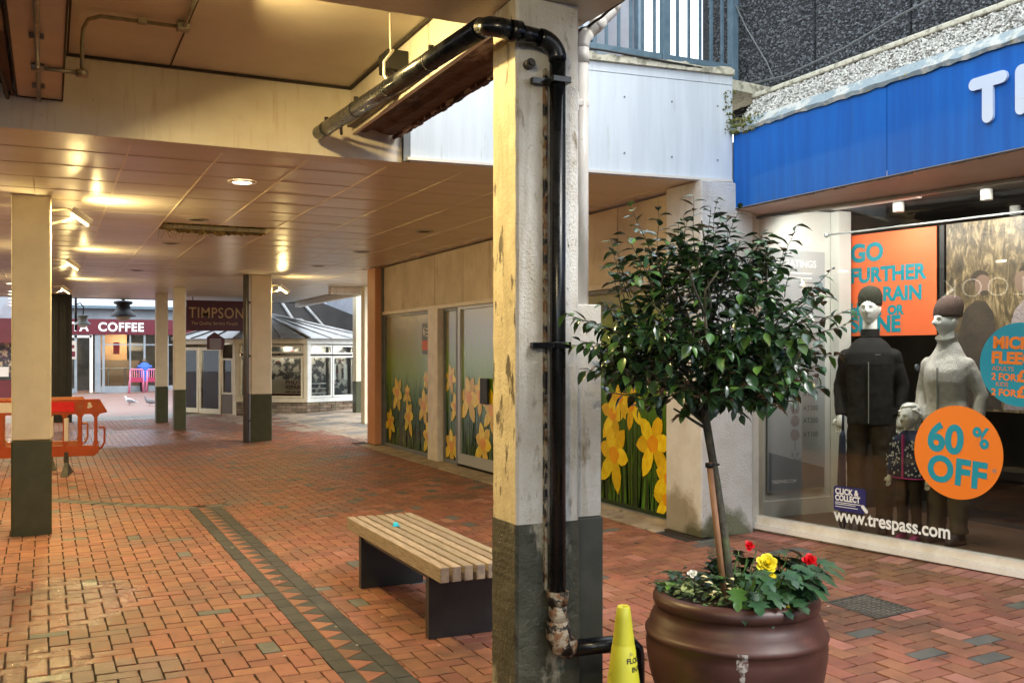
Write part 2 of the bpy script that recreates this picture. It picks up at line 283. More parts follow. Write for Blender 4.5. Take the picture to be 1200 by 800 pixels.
# ---------------------------------------------------------------- mesh helpers
class MB:
    def __init__(s): s.v = []; s.f = []; s.m = []; s.sm = []
    def add(s, vs, fs, mi=0, smooth=False):
        b = len(s.v); s.v += [tuple(v) for v in vs]
        for f in fs: s.f.append([b+i for i in f]); s.m.append(mi); s.sm.append(smooth)
        return s
    def box(s, x0, y0, z0, x1, y1, z1, mi=0, bev=0, M=None):
        if bev <= 0:
            vs = [(x, y, z) for z in (z0, z1) for y in (y0, y1) for x in (x0, x1)]
            fs = [(0, 2, 3, 1), (4, 5, 7, 6), (0, 1, 5, 4), (2, 6, 7, 3), (0, 4, 6, 2), (1, 3, 7, 5)]
        else:
            bm = bmesh.new(); r = bmesh.ops.create_cube(bm, size=1)
            for v in bm.verts: v.co = Vector((x0+(v.co.x+.5)*(x1-x0), y0+(v.co.y+.5)*(y1-y0), z0+(v.co.z+.5)*(z1-z0)))
            bmesh.ops.bevel(bm, geom=list(bm.edges), offset=bev, segments=2, affect='EDGES', profile=.5)
            bm.verts.index_update(); vs = [v.co.copy() for v in bm.verts]; fs = [[v.index for v in f.verts] for f in bm.faces]; bm.free()
        if M: vs = [M @ Vector(v) for v in vs]
        return s.add(vs, fs, mi)
    def tube(s, pts, rad, seg=12, mi=0, caps=True, smooth=True):
        pts = [Vector(p) for p in pts]; n = len(pts)
        rad = rad if isinstance(rad, (list, tuple)) else [rad]*n
        vs = []; up = None
        for i in range(n):
            t = (pts[min(i+1, n-1)]-pts[max(i-1, 0)]).normalized()
            if up is None: a = Vector((0, 0, 1)) if abs(t.z) < .9 else Vector((1, 0, 0))
            else: a = up
            u = (a - t*a.dot(t)).normalized(); w = t.cross(u); up = u
            for k in range(seg):
                an = 2*pi*k/seg; vs.append(pts[i]+(u*cos(an)+w*sin(an))*rad[i])
        fs = [(i*seg+k, i*seg+(k+1) % seg, (i+1)*seg+(k+1) % seg, (i+1)*seg+k) for i in range(n-1) for k in range(seg)]
        s.add(vs, fs, mi, smooth)
        if caps:
            b = len(s.v)-len(vs); s.f.append([b+k for k in range(seg)][::-1]); s.m.append(mi); s.sm.append(False)
            s.f.append([b+(n-1)*seg+k for k in range(seg)]); s.m.append(mi); s.sm.append(False)
        return s
    def lathe(s, prof, c=(0, 0, 0), seg=48, mi=0, caps=False, mfun=None):
        vs = [(c[0]+r*cos(2*pi*k/seg), c[1]+r*sin(2*pi*k/seg), c[2]+z) for r, z in prof for k in range(seg)]
        fs = [(i*seg+k, i*seg+(k+1) % seg, (i+1)*seg+(k+1) % seg, (i+1)*seg+k) for i in range(len(prof)-1) for k in range(seg)]
        s.add(vs, fs, mi, True)
        if caps:
            b = len(s.v)-len(vs); s.f.append([b+k for k in range(seg)][::-1]); s.m.append(mi); s.sm.append(False)
            s.f.append([b+(len(prof)-1)*seg+k for k in range(seg)]); s.m.append(mi); s.sm.append(False)
        return s
    def prism(s, poly, O, U, V, N, t, mi=0):
        """2-D polygon extruded by t along N; placed at O with axes U, V"""
        O, U, V, N = map(Vector, (O, U, V, N)); k = len(poly)
        a = [O+U*p[0]+V*p[1] for p in poly]; b = [q+N*t for q in a]
        return s.add(a+b, [list(range(k))[::-1], [k+i for i in range(k)]]+[(i, (i+1) % k, k+(i+1) % k, k+i) for i in range(k)], mi)
    def ellipsoid(s, c, r, seg=16, rings=10, mi=0, M=None):
        vs = []
        for i in range(rings+1):
            a = pi*i/rings
            for k in range(seg):
                b = 2*pi*k/seg; v = Vector((r[0]*sin(a)*cos(b), r[1]*sin(a)*sin(b), r[2]*cos(a)))
                if M: v = M @ v
                vs.append(v+Vector(c))
        fs = [(i*seg+k, (i+1)*seg+k, (i+1)*seg+(k+1) % seg, i*seg+(k+1) % seg) for i in range(rings) for k in range(seg)]
        return s.add(vs, fs, mi, True)
    def build(s, name, mats, off=Vector((0, 0, 0))):
        me = bpy.data.meshes.new(name); me.from_pydata([(v[0]-off.x, v[1]-off.y, v[2]-off.z) for v in s.v], [], s.f)
        if isinstance(mats, str): mats = [mats]
        for q in mats: me.materials.append(MATS[q])
        me.polygons.foreach_set('material_index', s.m); me.polygons.foreach_set('use_smooth', s.sm); me.validate(); me.update()
        return me
ORG = {}
def origin(p): return ORG.get(p, Vector((0, 0, 0))) if p else Vector((0, 0, 0))
def props(o, label=None, cat=None, group=None, kind=None):
    for k, v in (('label', label), ('category', cat), ('group', group), ('kind', kind)):
        if v: o[k] = v
    return o
def thing(name, label, cat, loc=(0, 0, 0), rz=0, group=None):
    o = bpy.data.objects.new(name, None); COL.objects.link(o); o.location = loc; o.rotation_euler = (0, 0, rz); o.empty_display_size = .1
    ORG[o] = Vector(loc); return props(o, label, cat, group)
def obj(name, mb, mats, parent=None, label=None, kind=None, local=False, base=None):
    """links the collected shapes as one mesh object; shapes are in world coordinates unless local"""
    og = Vector((0, 0, 0)) if local else origin(parent)
    if base is not None: og = Vector(base)
    me = mb.build(name, mats, og) if isinstance(mb, MB) else mb
    o = bpy.data.objects.new(name, me); COL.objects.link(o)
    if parent: o.parent = parent
    if base is not None: o.location = Vector(base) - origin(parent)
    ORG[o] = og if not local else Vector((0, 0, 0))
    return props(o, label, kind=kind)
def single(name, mb, mats, label, cat, base=(0, 0, 0), group=None):
    o = obj(name, mb, mats, base=base); return props(o, label, cat, group)
def copy_tree(o, parent=None):
    c = o.copy(); COL.objects.link(c); c.parent = parent
    ORG[c] = ORG.get(o, Vector((0, 0, 0)))
    for ch in list(o.children): copy_tree(ch, c)
    return c
def text_geo(s, size, bold=0., space=1., align='LEFT', res=7):
    cu = bpy.data.curves.new('t', 'FONT'); cu.body = s; cu.size = size; cu.offset = bold; cu.space_character = space; cu.align_x = align; cu.resolution_u = res
    ob = bpy.data.objects.new('t', cu); COL.objects.link(ob)
    me = bpy.data.meshes.new_from_object(ob.evaluated_get(bpy.context.evaluated_depsgraph_get()))
    vs = [v.co.copy() for v in me.vertices]; fs = [list(p.vertices) for p in me.polygons]
    bpy.data.objects.remove(ob); bpy.data.curves.remove(cu); bpy.data.meshes.remove(me)
    return vs, fs
def put_text(mb, s, size, O, U, V, bold=0., space=1., align='LEFT', lift=.002, mi=0, rot=0, thick=0, sx=1.):
    O, U, V = Vector(O), Vector(U), Vector(V); N = U.cross(V).normalized()
    if rot: U, V = U*cos(rot)+V*sin(rot), V*cos(rot)-U*sin(rot)
    vs, fs = text_geo(s, size, bold, space, align)
    top = [O+U*v.x*sx+V*v.y+N*(lift+thick) for v in vs]
    mb.add(top, fs, mi)
    if thick:
        cnt = {}
        for f in fs:
            for i in range(len(f)):
                a, b = f[i], f[(i+1) % len(f)]; cnt[(a, b)] = 1
        k = len(mb.v)-len(top); low = [p-N*thick for p in top]; kb = len(mb.v); mb.v += [tuple(p) for p in low]
        for (a, b) in cnt:
            if (b, a) not in cnt: mb.f.append([k+a, kb+a, kb+b, k+b]); mb.m.append(mi); mb.sm.append(False)
    return mb
STK = [0]
def stroke(mb, pts, w, O, U, V, t, mi=0, seg=8):
    """flat rounded stroke (lettering) of thickness t"""
    STK[0] += 1; t += .0008*(STK[0] % 3)
    O, U, V = Vector(O), Vector(U), Vector(V); N = U.cross(V).normalized()
    for i, (a, b) in enumerate(zip(pts[:-1], pts[1:])):
        a = Vector(a); b = Vector(b); d = (b-a).normalized(); q = Vector((-d.y, d.x)); an0 = math.atan2(q.y, q.x)
        poly = [(a.x+w*cos(an0+pi*k/seg), a.y+w*sin(an0+pi*k/seg)) for k in range(seg+1)]+[(b.x+w*cos(an0+pi+pi*k/seg), b.y+w*sin(an0+pi+pi*k/seg)) for k in range(seg+1)]
        mb.prism(poly, O, U, V, N, t+.0002*i, mi)
def gz(x): return .045*max(0., x-2.3)
def clip(poly, a, b, c, keep=1):
    """keep the part of poly where keep*(a x + b y + c) >= 0"""
    out = []
    for i in range(len(poly)):
        p, q = poly[i], poly[(i+1) % len(poly)]; dp = keep*(a*p[0]+b*p[1]+c); dq = keep*(a*q[0]+b*q[1]+c)
        if dp >= 0: out.append(p)
        if (dp > 0 and dq < 0) or (dp < 0 and dq > 0):
            t = dp/(dp-dq); out.append((p[0]+(q[0]-p[0])*t, p[1]+(q[1]-p[1])*t))
    return out if len(out) >= 3 else []
def area(p): return abs(sum(p[i][0]*p[(i+1) % len(p)][1]-p[(i+1) % len(p)][0]*p[i][1] for i in range(len(p))))/2
def subtract(poly, conv):
    """parts of poly outside the convex polygon conv (counter-clockwise)"""
    res = []; cur = poly
    for i in range(len(conv)):
        p, q = conv[i], conv[(i+1) % len(conv)]; a, b = -(q[1]-p[1]), (q[0]-p[0]); c = -(a*p[0]+b*p[1])
        o_ = clip(cur, a, b, c, -1)
        if o_ and area(o_) > 4e-4: res.append(o_)
        cur = clip(cur, a, b, c, 1)
        if not cur or area(cur) < 1e-6: break
    return res
# glass-front frame of the outdoor shop: s along the window towards the viewer, k inwards
GT = Vector((.169, -.9857, 0)); GM = Vector((.9857, .169, 0)); G0 = Vector((5.35, 6.5, 0)); ZV = Vector((0, 0, 1))
def G(s, z, k=0.): return G0+GT*s+GM*k+ZV*z
# ================================================================ GROUND
ground = MB()
xs = [-60, 2.3, 9, 80]
for ys in ((-40, 26.4), (26.4, 120)):
    for a, b in zip(xs[:-1], xs[1:]):
        za, zb = gz(min(a, 9)), gz(min(b, 9)); y0, y1 = ys
        ground.add([(a, y0, za-.012), (b, y0, zb-.012), (b, y1, zb-.012), (a, y1, za-.012)], [(0, 1, 2, 3)], 0 if ys[0] < 0 else 1)
GROUND = obj('ground', ground, ['mortar', 'far_paving'], kind='structure')
# ---- herringbone block paving, laid square to the arcade
PAV = obj('block_paving', MB().add([(-3, 1, -.010), (2.3, 1, -.010), (2.3, 4, -.010), (-3, 4, -.010)], [(0, 1, 2, 3)]), 'mortar', kind='structure')
BX0, BX1, BY1 = 1.31, 1.64, 10.62
band = [(BX0, -2), (BX1, -2), (BX1, BY1), (BX0, BY1)]
CR = [(-6.0, 16.2), (0.05, 11.80), (1.31, 10.62), (1.75, 10.70)]       # thin cross strip of grey blocks
def strip_poly(p, q, w):
    d = (Vector(q)-Vector(p)).normalized(); n_ = Vector((-d.y, d.x))*w/2; p, q = Vector(p), Vector(q)
    return [tuple(p-n_), tuple(q-n_), tuple(q+n_), tuple(p+n_)]
excl = [band]+[strip_poly(p, q, .20) for p, q in zip(CR[:-1], CR[1:])]
gl = lambda s, k: tuple((G0+GT*s+GM*k)[:2])
SOLD = .215
excl.append([gl(-.05, -SOLD-.05), gl(9, -SOLD-.05), gl(9, 4), gl(-.05, 4)])
excl.append([(4.60, 6.42), (6, 6.42), (6, 16), (4.60, 16)])
DR = [(4.28, 4.13), (4.60, 4.13), (4.60, 4.55), (4.28, 4.55)]
excl.append(DR)
excl.append([(4.85, 15.7), (9, 15.7), (9, 26), (3.3, 26), (3.9, 20.8), (4.85, 17.2)])
excl = [e if sum(e[i][0]*e[(i+1) % len(e)][1]-e[(i+1) % len(e)][0]*e[i][1] for i in range(len(e))) > 0 else e[::-1] for e in excl]
S_, C_ = sin(radians(25.45)), cos(radians(25.45))
def inview(x, y, m=1.2):
    d = S_*x+C_*y; l_ = C_*x-S_*y
    return d > 3.6 and abs(l_) < d*.53+m
a_ = .1035; J = .0058; bricks = []
for i in range(-60, 75):
    for j in range(20, 262):
        x, y = i*a_, j*a_
        if not inview(x, y, 2.3 if y < 12 else 1.2) or y > 25.5: continue
        s = (i-j) % 4
        if s == 0: w, h = 2, 1; y0 = y
        elif s == 2: w, h = 1, 2; y0 = y-a_
        else: continue
        q = [(x, y0), (x+w*a_, y0), (x+w*a_, y0+h*a_), (x, y0+h*a_)]; parts_ = [q]; cut = False
        cx, cy = x+w*a_/2, y0+h*a_/2
        for e in excl:
            if min(p[0] for p in e)-.3 < cx < max(p[0] for p in e)+.3 and min(p[1] for p in e)-.3 < cy < max(p[1] for p in e)+.3:
                nw = []
                for pp in parts_:
                    r_ = subtract(pp, e)
                    if abs(sum(area(z) for z in r_)-area(pp)) > 1e-5: nw += r_; cut = True
                    else: nw.append(pp)
                parts_ = nw
        for pp in parts_:
            if area(pp) < .0012: continue
            t = R.random(); k = 'brick_grey' if t < (.07 if x > 2.2 else .03) else ('brick_pink' if t > .9 and x > 2 else 'brick_red')
            bricks.append((S_*cx+C_*cy, pp, k, (s if not cut else -1), (cx, cy)))
def brick_mesh(mb, poly, mi=0, tilt=True, top=0., z=None, rec=J):
    cx = sum(p[0] for p in poly)/len(poly); cy = sum(p[1] for p in poly)/len(poly)
    dz = R.uniform(-.0012, .0012)+top; tx, ty = R.uniform(-.006, .006), R.uniform(-.006, .006)
    def sh(p, dd):
        v = Vector((p[0]-cx, p[1]-cy)); ln = v.length; return (cx+v.x*(1-dd*1.3/ln), cy+v.y*(1-dd*1.3/ln))
    n_ = len(poly); lo = [sh(p, rec) for p in poly]; up = [sh(p, rec+.0025) for p in poly]
    Z = (lambda x, y: gz(x)+dz+tx*(x-cx)+ty*(y-cy)) if z is None else (lambda x, y: z+dz)
    vs = [(p[0], p[1], Z(*p)-.016) for p in lo]+[(p[0], p[1], Z(*p)-.002) for p in lo]+[(p[0], p[1], Z(*p)) for p in up]
    fs = [(i, (i+1) % n_, n_+(i+1) % n_, n_+i) for i in range(n_)]+[(n_+i, n_+(i+1) % n_, 2*n_+(i+1) % n_, 2*n_+i) for i in range(n_)]+[[2*n_+i for i in range(n_)]]
    mb.add(vs, fs, mi)
bricks.sort(key=lambda b: b[0])
vis = [b for b in bricks if 4.62 < b[0] and abs(C_*b[4][0]-S_*b[4][1]) < b[0]*.527 and not (abs(b[4][0]-2.05) < .35 and b[4][1] < 5)]
front = set(id(b) for b in vis[:286])
KM = {'brick_red': 0, 'brick_grey': 1, 'brick_pink': 2}; share = {}
rest = MB()
for b in bricks:
    if id(b) in front:
        key = (b[2], b[3])
        cx, cy = b[4]
        if b[3] >= 0 and key in share:
            o = bpy.data.objects.new('brick', share[key]); COL.objects.link(o); o.parent = PAV; o.location = (cx, cy, gz(cx)+R.uniform(-.001, .001))
            o.rotation_euler = (R.uniform(-.006, .006), (-.045 if cx > 2.3 else 0)+R.uniform(-.006, .006), 0)
        else:
            mb = MB(); pl = [(p[0]-cx, p[1]-cy) for p in b[1]]
            brick_mesh(mb, pl, z=0.)
            o = obj('brick', mb, b[2], PAV, local=True); o.location = (cx, cy, gz(cx)); o.rotation_euler = (0, -.045 if cx > 2.3 else 0, 0)
            if b[3] >= 0: share[key] = o.data
    else: brick_mesh(rest, b[1], KM[b[2]])
obj('brick', rest, ['brick_red', 'brick_grey', 'brick_pink'], PAV, kind='stuff')
# ---- band: two rows of dark blocks with triangles between
bandp = obj('paving_band', MB().add([(BX0, 3.2, -.010), (BX1, 3.2, -.010), (BX1, BY1, -.010), (BX0, BY1, -.010)], [(0, 1, 2, 3)]), 'mortar', kind='structure')
obj('bedding', MB().add([(BX0+.1, 3.4, -.0035), (BX1-.1, 3.4, -.0035), (BX1-.1, BY1, -.0035), (BX0+.1, BY1, -.0035)], [(0, 1, 2, 3)]), 'mortar_pale', bandp)
y = 3.4; first = {}
while y < BY1-.05:
    for xa in (BX0, BX1-.098):
        mb = MB(); brick_mesh(mb, [(xa, y), (xa+.098, y), (xa+.098, y+.198), (xa, y+.198)], rec=.0018); o = obj('dark_block', mb, 'brick_dark', bandp)
    y += .2
y = 3.4; X0, X1 = BX0+.1, BX1-.1; tri = 0.2; k = 0
while y < BY1-tri:
    up = [(X0, y), (X1, y+tri/2), (X0, y+tri)]; dn = [(X0, y+tri), (X1, y+tri/2), (X1, y+tri*1.5)]
    for pl, nm, mt in ((up, 'red_wedge', 'brick_red'), (dn, 'dark_wedge', 'brick_dark')):
        mb = MB(); brick_mesh(mb, pl, rec=.0035); obj(nm, mb, mt, bandp)
    y += tri; k += 1
# ---- thin cross strip
for p, q in zip(CR[:-1], CR[1:]):
    p, q = Vector(p), Vector(q); d = (q-p).normalized(); L = (q-p).length; n_ = Vector((-d.y, d.x)); t = 0
    while t < L:
        a = p+d*t
        if inview(a.x, a.y, .5) and not (BX0-.05 < a.x < BX1+.05 and a.y < BY1):
            for sgn in (-1, 0):
                o_ = a+n_*(.1*sgn); mb = MB(); e_ = o_+d*.197
                brick_mesh(mb, [tuple(o_), tuple(e_), tuple(e_+n_*.098), tuple(o_+n_*.098)]); obj('grey_block', mb, 'brick_grey', bandp)
        t += .2
# ---- soldier course under the shop window
sc = obj('window_kerb_course', MB().add([tuple(Vector(gl(.0, -SOLD-.05)).to_3d()+ZV*.12), tuple(Vector(gl(.1, -SOLD-.05)).to_3d()+ZV*.12), tuple(Vector(gl(.1, -.1)).to_3d()+ZV*.12)], [(0, 1, 2)]), 'mortar', kind='structure')
s = -.02
while s < 4.6:
    pl = [gl(s, -SOLD-.045), gl(s+.1, -SOLD-.045), gl(s+.1, -.045), gl(s, -.045)]; mb = MB(); brick_mesh(mb, pl); obj('edge_brick', mb, 'brick_pink' if R.random() < .6 else 'brick_red', sc); s += .1025
# rough mortar skirt between course and sill
mb = MB(); mb.box(-.0, 0, 0, 0.001, .001, .001)
# ---- small litter and gum on the paving
lt_ = MB()
for k in range(150):
    x, y = R.uniform(-1.5, 4.4), R.uniform(3.8, 12)
    if not inview(x, y, .2): continue
    r = R.uniform(.004, .012); n_ = 6; lt_.prism([(r*cos(1.05*i)*R.uniform(.5, 1.3), r*sin(1.05*i)*R.uniform(.5, 1.3)) for i in range(n_)], (x, y, gz(x)+.0005), (1, 0, 0), (0, 1, 0), (0, 0, 1), .0015, 0 if k % 3 else 1)
obj('litter', lt_, ['kiosk_poster', 'bark'], PAV, kind='stuff')
# ---- drain cover
dc = thing('drain_cover', 'dark square metal drain cover set in the red blocks before the shop window', 'drain cover', (4.44, 4.34, gz(4.44)))
mb = MB(); zc = lambda x: gz(x)
def slab(mb, x0, y0, x1, y1, z0, z1, mi=0):
    mb.add([(x0, y0, zc(x0)+z0), (x1, y0, zc(x1)+z0), (x1, y1, zc(x1)+z0), (x0, y1, zc(x0)+z0), (x0, y0, zc(x0)+z1), (x1, y0, zc(x1)+z1), (x1, y1, zc(x1)+z1), (x0, y1, zc(x0)+z1)],
           [(3, 2, 1, 0), (4, 5, 6, 7), (0, 1, 5, 4), (1, 2, 6, 5), (2, 3, 7, 6), (3, 0, 4, 7)], mi)
slab(mb, 4.285, 4.135, 4.595, 4.545, -.02, -.004); obj('cover_plate', mb, 'iron', dc)
mb = MB()
for (a, b, c, d) in ((4.283, 4.133, 4.597, 4.147), (4.283, 4.533, 4.597, 4.547), (4.283, 4.147, 4.297, 4.533), (4.583, 4.147, 4.597, 4.533)): slab(mb, a, b, c, d, -.02, .002)
obj('frame', mb, 'iron', dc)
mb = MB()
for i in range(7):
    for j in range(10):
        x, y = 4.315+i*.04, 4.165+j*.038
        if (i+j) % 2: slab(mb, x, y, x+.03, y+.012, -.004, .0005)
        else: slab(mb, x+.008, y-.008, x+.02, y+.022, -.004, .0005)
o = obj('tread', mb, 'kerb_stone', dc, kind='stuff')
# ---- pale slabs beyond the arcade, kerb stones
ps = obj('slab_paving', MB().add([(4.85, 15.7, gz(4.85)-.009), (8.9, 15.7, gz(8.9)-.009), (8.9, 26, gz(8.9)-.009), (3.3, 26, gz(3.3)-.009), (3.9, 20.8, gz(3.9)-.009), (4.85, 17.2, gz(4.85)-.009)], [(0, 1, 2, 3, 4, 5)]), 'mortar', kind='structure')
REG = [(4.85, 15.7), (8.9, 15.7), (8.9, 26), (3.3, 26), (3.9, 20.8), (4.85, 17.2)]
for i in range(10):
    for j in range(18):
        x, y = 3.2+i*.6, 15.7+j*.6; q = [(x, y), (x+.6, y), (x+.6, y+.6), (x, y+.6)]
        q = clip(q, 1, 0, -(4.85), 1) if y < 17.0 else q
        if y >= 17.0:
            q = clip(q, 3.6, .95, -(3.6*4.85+.95*17.2), 1)
            if q and y > 20.4: q = clip(q, 5.2, .6, -(5.2*3.9+.6*20.8), 1)
        if not q or area(q) < .01: continue
        if (x > 5.3 and y < 17): pass
        mb = MB(); brick_mesh(mb, q, rec=.004); obj('slab', mb, 'stone_pale' if R.random() < .8 else 'kerb_stone', ps)
ks = obj('gutter', MB().add([(-2, 25.4, -.009), (3.3, 25.4, -.009), (3.3, 27.4, -.009), (-2, 27.4, -.009)], [(0, 1, 2, 3)]), 'kerb_stone', kind='structure')
for i in range(7):
    for j in range(3):
        x, y = -1.8+i*.75, 25.45+j*.62; mb = MB(); brick_mesh(mb, [(x, y), (x+.75, y), (x+.75, y+.62), (x, y+.62)], rec=.005); obj('kerb_stone', mb, 'kerb_stone', ks)
# stone strip at the foot of the daffodil windows
fs_ = obj('threshold_strip', MB().add([(4.60, 6.9, gz(4.6)-.010), (4.95, 6.9, gz(4.95)-.010), (4.95, 15.7, gz(4.95)-.010), (4.60, 15.7, gz(4.6)-.010)], [(0, 1, 2, 3)]), 'mortar', kind='structure')
y = 6.9
while y < 15.2:
    L = R.uniform(.35, .6); mb = MB(); brick_mesh(mb, [(4.62, y), (4.93, y), (4.93, y+L), (4.62, y+L)], rec=.004, top=.002); obj('stone', mb, 'stone_pale', fs_); y += L

# ================================================================ CEILING OF THE ARCADE
CZ = 3.01
cs = MB()
for (x0, y0, x1, y1) in ((-6.1, 6.99, 1.1, 26.6), (2.3, 6.99, 6.2, 26.6), (1.1, 6.99, 2.3, 11.0), (1.1, 11.6, 2.3, 26.6)): cs.box(x0, y0, CZ+.018, x1, y1, CZ+.06)
cs.box(1.1, 11.0, 3.36, 2.3, 11.6, 3.4, 1)
for (x0, y0, x1, y1) in ((1.08, 11.0, 1.1, 11.6), (2.3, 11.0, 2.32, 11.6), (1.1, 10.98, 2.3, 11.0), (1.1, 11.6, 2.3, 11.62)): cs.box(x0, y0, 3.065, x1, y1, 3.36, 1)
CEIL = obj('ceiling', cs, ['tile_grid_dim', 'seam_dark'], kind='structure')
tm = MB().box(-.2985, -.2985, 0, .2985, .2985, .016).build('ceiling_tile', 'tile_tan')
cells = []
for i in range(-10, 11):
    for j in range(0, 33):
        x, y = -.10+.6*i+.3, 6.8+.6*j+.3
        if j == 0: y = 7.2
        if x > 4.8 and y < 15.6: continue
        if x+.3 > 6.25: continue
        if j == 7 and i in (2, 3): continue
        if not (x < 0 or True): continue
        d = S_*x+C_*y; l_ = C_*x-S_*y; v_ = abs(l_) < d*.53+.3
        cells.append((0 if v_ else 1, d, x, y, j))
cells.sort(); rt = MB()
for n_, (v_, d, x, y, j) in enumerate(cells):
    if n_ < 298:
        o = bpy.data.objects.new('ceiling_tile', tm); COL.objects.link(o); o.parent = CEIL; o.location = (x, y, CZ+R.uniform(0, .0015)); o.rotation_euler = (R.uniform(-.0018, .0018), R.uniform(-.0018, .0018), 0)
        if j == 0: o.scale = (1, .667, 1)
    else:
        hy = .197 if j == 0 else .297
        rt.box(x-.2985, y-hy, CZ, x+.2985, y+hy, CZ+.016)
obj('ceiling_tile', rt, 'tile_tan', CEIL, kind='stuff')
for k in range(-9, 10):
    x = -.10+.6*k
    if x > 4.8: continue
    mb = MB(); wv = .007 if 1 <= k <= 4 else .003
    if k in (3,): mb.box(x-wv, 7.0, CZ-.004, x+wv, 10.99, CZ+.02); mb.box(x-wv, 11.62, CZ-.004, x+wv, 26.5, CZ+.02)
    else: mb.box(x-wv, 7.0, CZ-.004, x+wv, 26.5, CZ+.02)
    obj('grid_bar', mb, 'tile_grid' if 1 <= k <= 4 else 'tile_grid_dim', CEIL)
for j in range(1, 33):
    y = 6.8+.6*j
    mb = MB().box(-6, y-.0025, CZ-.002, 4.85 if y < 15.6 else 6.2, y+.0025, CZ+.02); 
    if j in (7, 8): mb = MB().box(-6, y-.0025, CZ-.002, 1.1, y+.0025, CZ+.02).box(2.3, y-.0025, CZ-.002, 4.85, y+.0025, CZ+.02)
    obj('grid_bar', mb, 'tile_grid_dim', CEIL)
# torn opening: ragged rim, hanging scrim and wires
ht = thing('ceiling_opening_debris', 'torn wire mesh and ragged fibres hanging from the dark missing-tile gap in the ceiling', 'debris', (1.7, 11.3, CZ))
mb = MB(); n_ = 48
for side, yy in ((1, 11.01), (0, 11.56)):
    prev = None
    for i in range(n_+1):
        x = 1.1+1.2*i/n_; dz = -.004-.035*abs(sin(pi*i/n_))**.6*(1 if side == 0 else .0)+R.uniform(-.014, .01)*(1 if side == 0 else .4)
        cur = [(x, yy, CZ+.01), (x, yy+R.uniform(-.03, .03), CZ+dz)]
        if prev: mb.add(prev+cur, [(0, 2, 3, 1)], 0)
        prev = cur
obj('ragged_rim', mb, 'scrim', ht)
mb = MB()
for i in range(9):
    x = 1.12+i*.13+R.uniform(-.01, .01); mb.tube([(x, 11.02, CZ), (x+R.uniform(-.03, .03), 11.3, CZ-.03-R.random()*.04), (x+R.uniform(-.04, .04), 11.58, CZ)], .0022, 5)
for i in range(16):
    x = 1.1+R.random()*.5; mb.tube([(x, 11.0+R.random()*.2, CZ), (x+R.uniform(-.05, .05), 11.0+R.random()*.2, CZ-.05), (x+R.uniform(-.09, .09), 10.95+R.random()*.3, CZ-.10-R.random()*.08)], .002, 4)
obj('hanging_wire', mb, 'scrim', ht, kind='stuff')

# ---- beams and canopy over the near side
def beam(x0, y0, z0, x1, y1, z1, label, m='cream_beam', name='beam', cat='beam', bev=.004, group=None):
    return single(name, MB().box(x0, y0, z0, x1, y1, z1, bev=bev), m, label, cat, ((x0+x1)/2, (y0+y1)/2, z0), group)
beam(-6, 6.78, 3.0, 2.335, 6.99, 3.62, 'long cream concrete beam across the front edge of the low tiled ceiling')
sof = MB(); sof.box(-6, -2.2, 3.5, 1.955, 3.84, 3.62); sof.box(-6, 3.84, 3.502, 1.955, 6.78, 3.62)
SOF = obj('canopy_soffit', sof, 'soffit', kind='structure')
for yy in (4.9, 5.9):
    pass
for (x0, y0, x1, y1) in ((.09, 6.755, 1.95, 6.778), (1.932, 4.3, 1.952, 6.755), (.10, 4.285, .112, 6.75)): obj('joint', MB().box(x0, y0, 3.485, x1, y1, 3.5), 'seam_dark', SOF)
obj('joint', MB().box(.72, 4.3, 3.496, .728, 6.75, 3.5), 'seam_dark', SOF)
beam(-6, 3.86, 3.17, 1.95, 4.28, 3.5, 'broad cream cross beam overhead running left from the head of the big pillar')
eb = thing('edge_beam', 'cream edge beam above the black pipe, its underside rusted and flaking', 'beam', (2.12, 3, 3.17))
obj('beam_side', MB().box(1.955, 4.0, 3.172, 1.985, 6.775, 3.5), 'cream_beam', eb)
obj('beam_side', MB().box(2.27, 4.0, 3.172, 2.302, 6.70, 3.9), 'cream_beam', eb)
mb = MB(); n1, n2 = 60, 8
for i in range(n1+1):
    for j in range(n2+1):
        y = 4.12+2.64*i/n1; x = 1.985+.285*j/n2; mb.v.append((x, y, 3.19+.003*math.sin(i*.7+j)+R.uniform(-.003, .004)+(.022 if 2 < j < 5 else 0)))
for i in range(n1):
    for j in range(n2): mb.f.append([i*(n2+1)+j, i*(n2+1)+j+1, (i+1)*(n2+1)+j+1, (i+1)*(n2+1)+j][::-1]); mb.m.append(0); mb.sm.append(False)
obj('rotten_underside', mb, 'rotten', eb)
mb = MB()
for i in range(60):
    y = 4.15+2.6*i/60; x = 2.285+R.uniform(-.01, .012); w = R.uniform(.008, .02); h = R.uniform(.002, .010)
    mb.box(x-w, y, 3.172-h, x+w*.6, y+R.uniform(.03, .09), 3.19)
obj('flaking_edge', mb, 'rotten', eb)
obj('beam_core', MB().box(1.99, 4.28, 3.23, 2.265, 6.77, 3.9), 'rotten', eb)
obj('perforated_strip', MB().box(1.90, 4.35, 3.20, 1.953, 6.7, 3.204).box(1.90, 4.35, 3.204, 1.903, 6.7, 3.23), 'perforated', eb)
obj('beam_end', MB().box(1.955, -2.2, 3.17, 2.31, 4.0, 3.9, bev=.006), 'soffit', eb)
obj('torn_edging', MB().tube([(2.315, y, 3.17+.01*sin(y*9)+R.uniform(-.006, .006)) for y in [3.0+.06*i for i in range(20)]], .007, 6), 'seam_dark', eb)
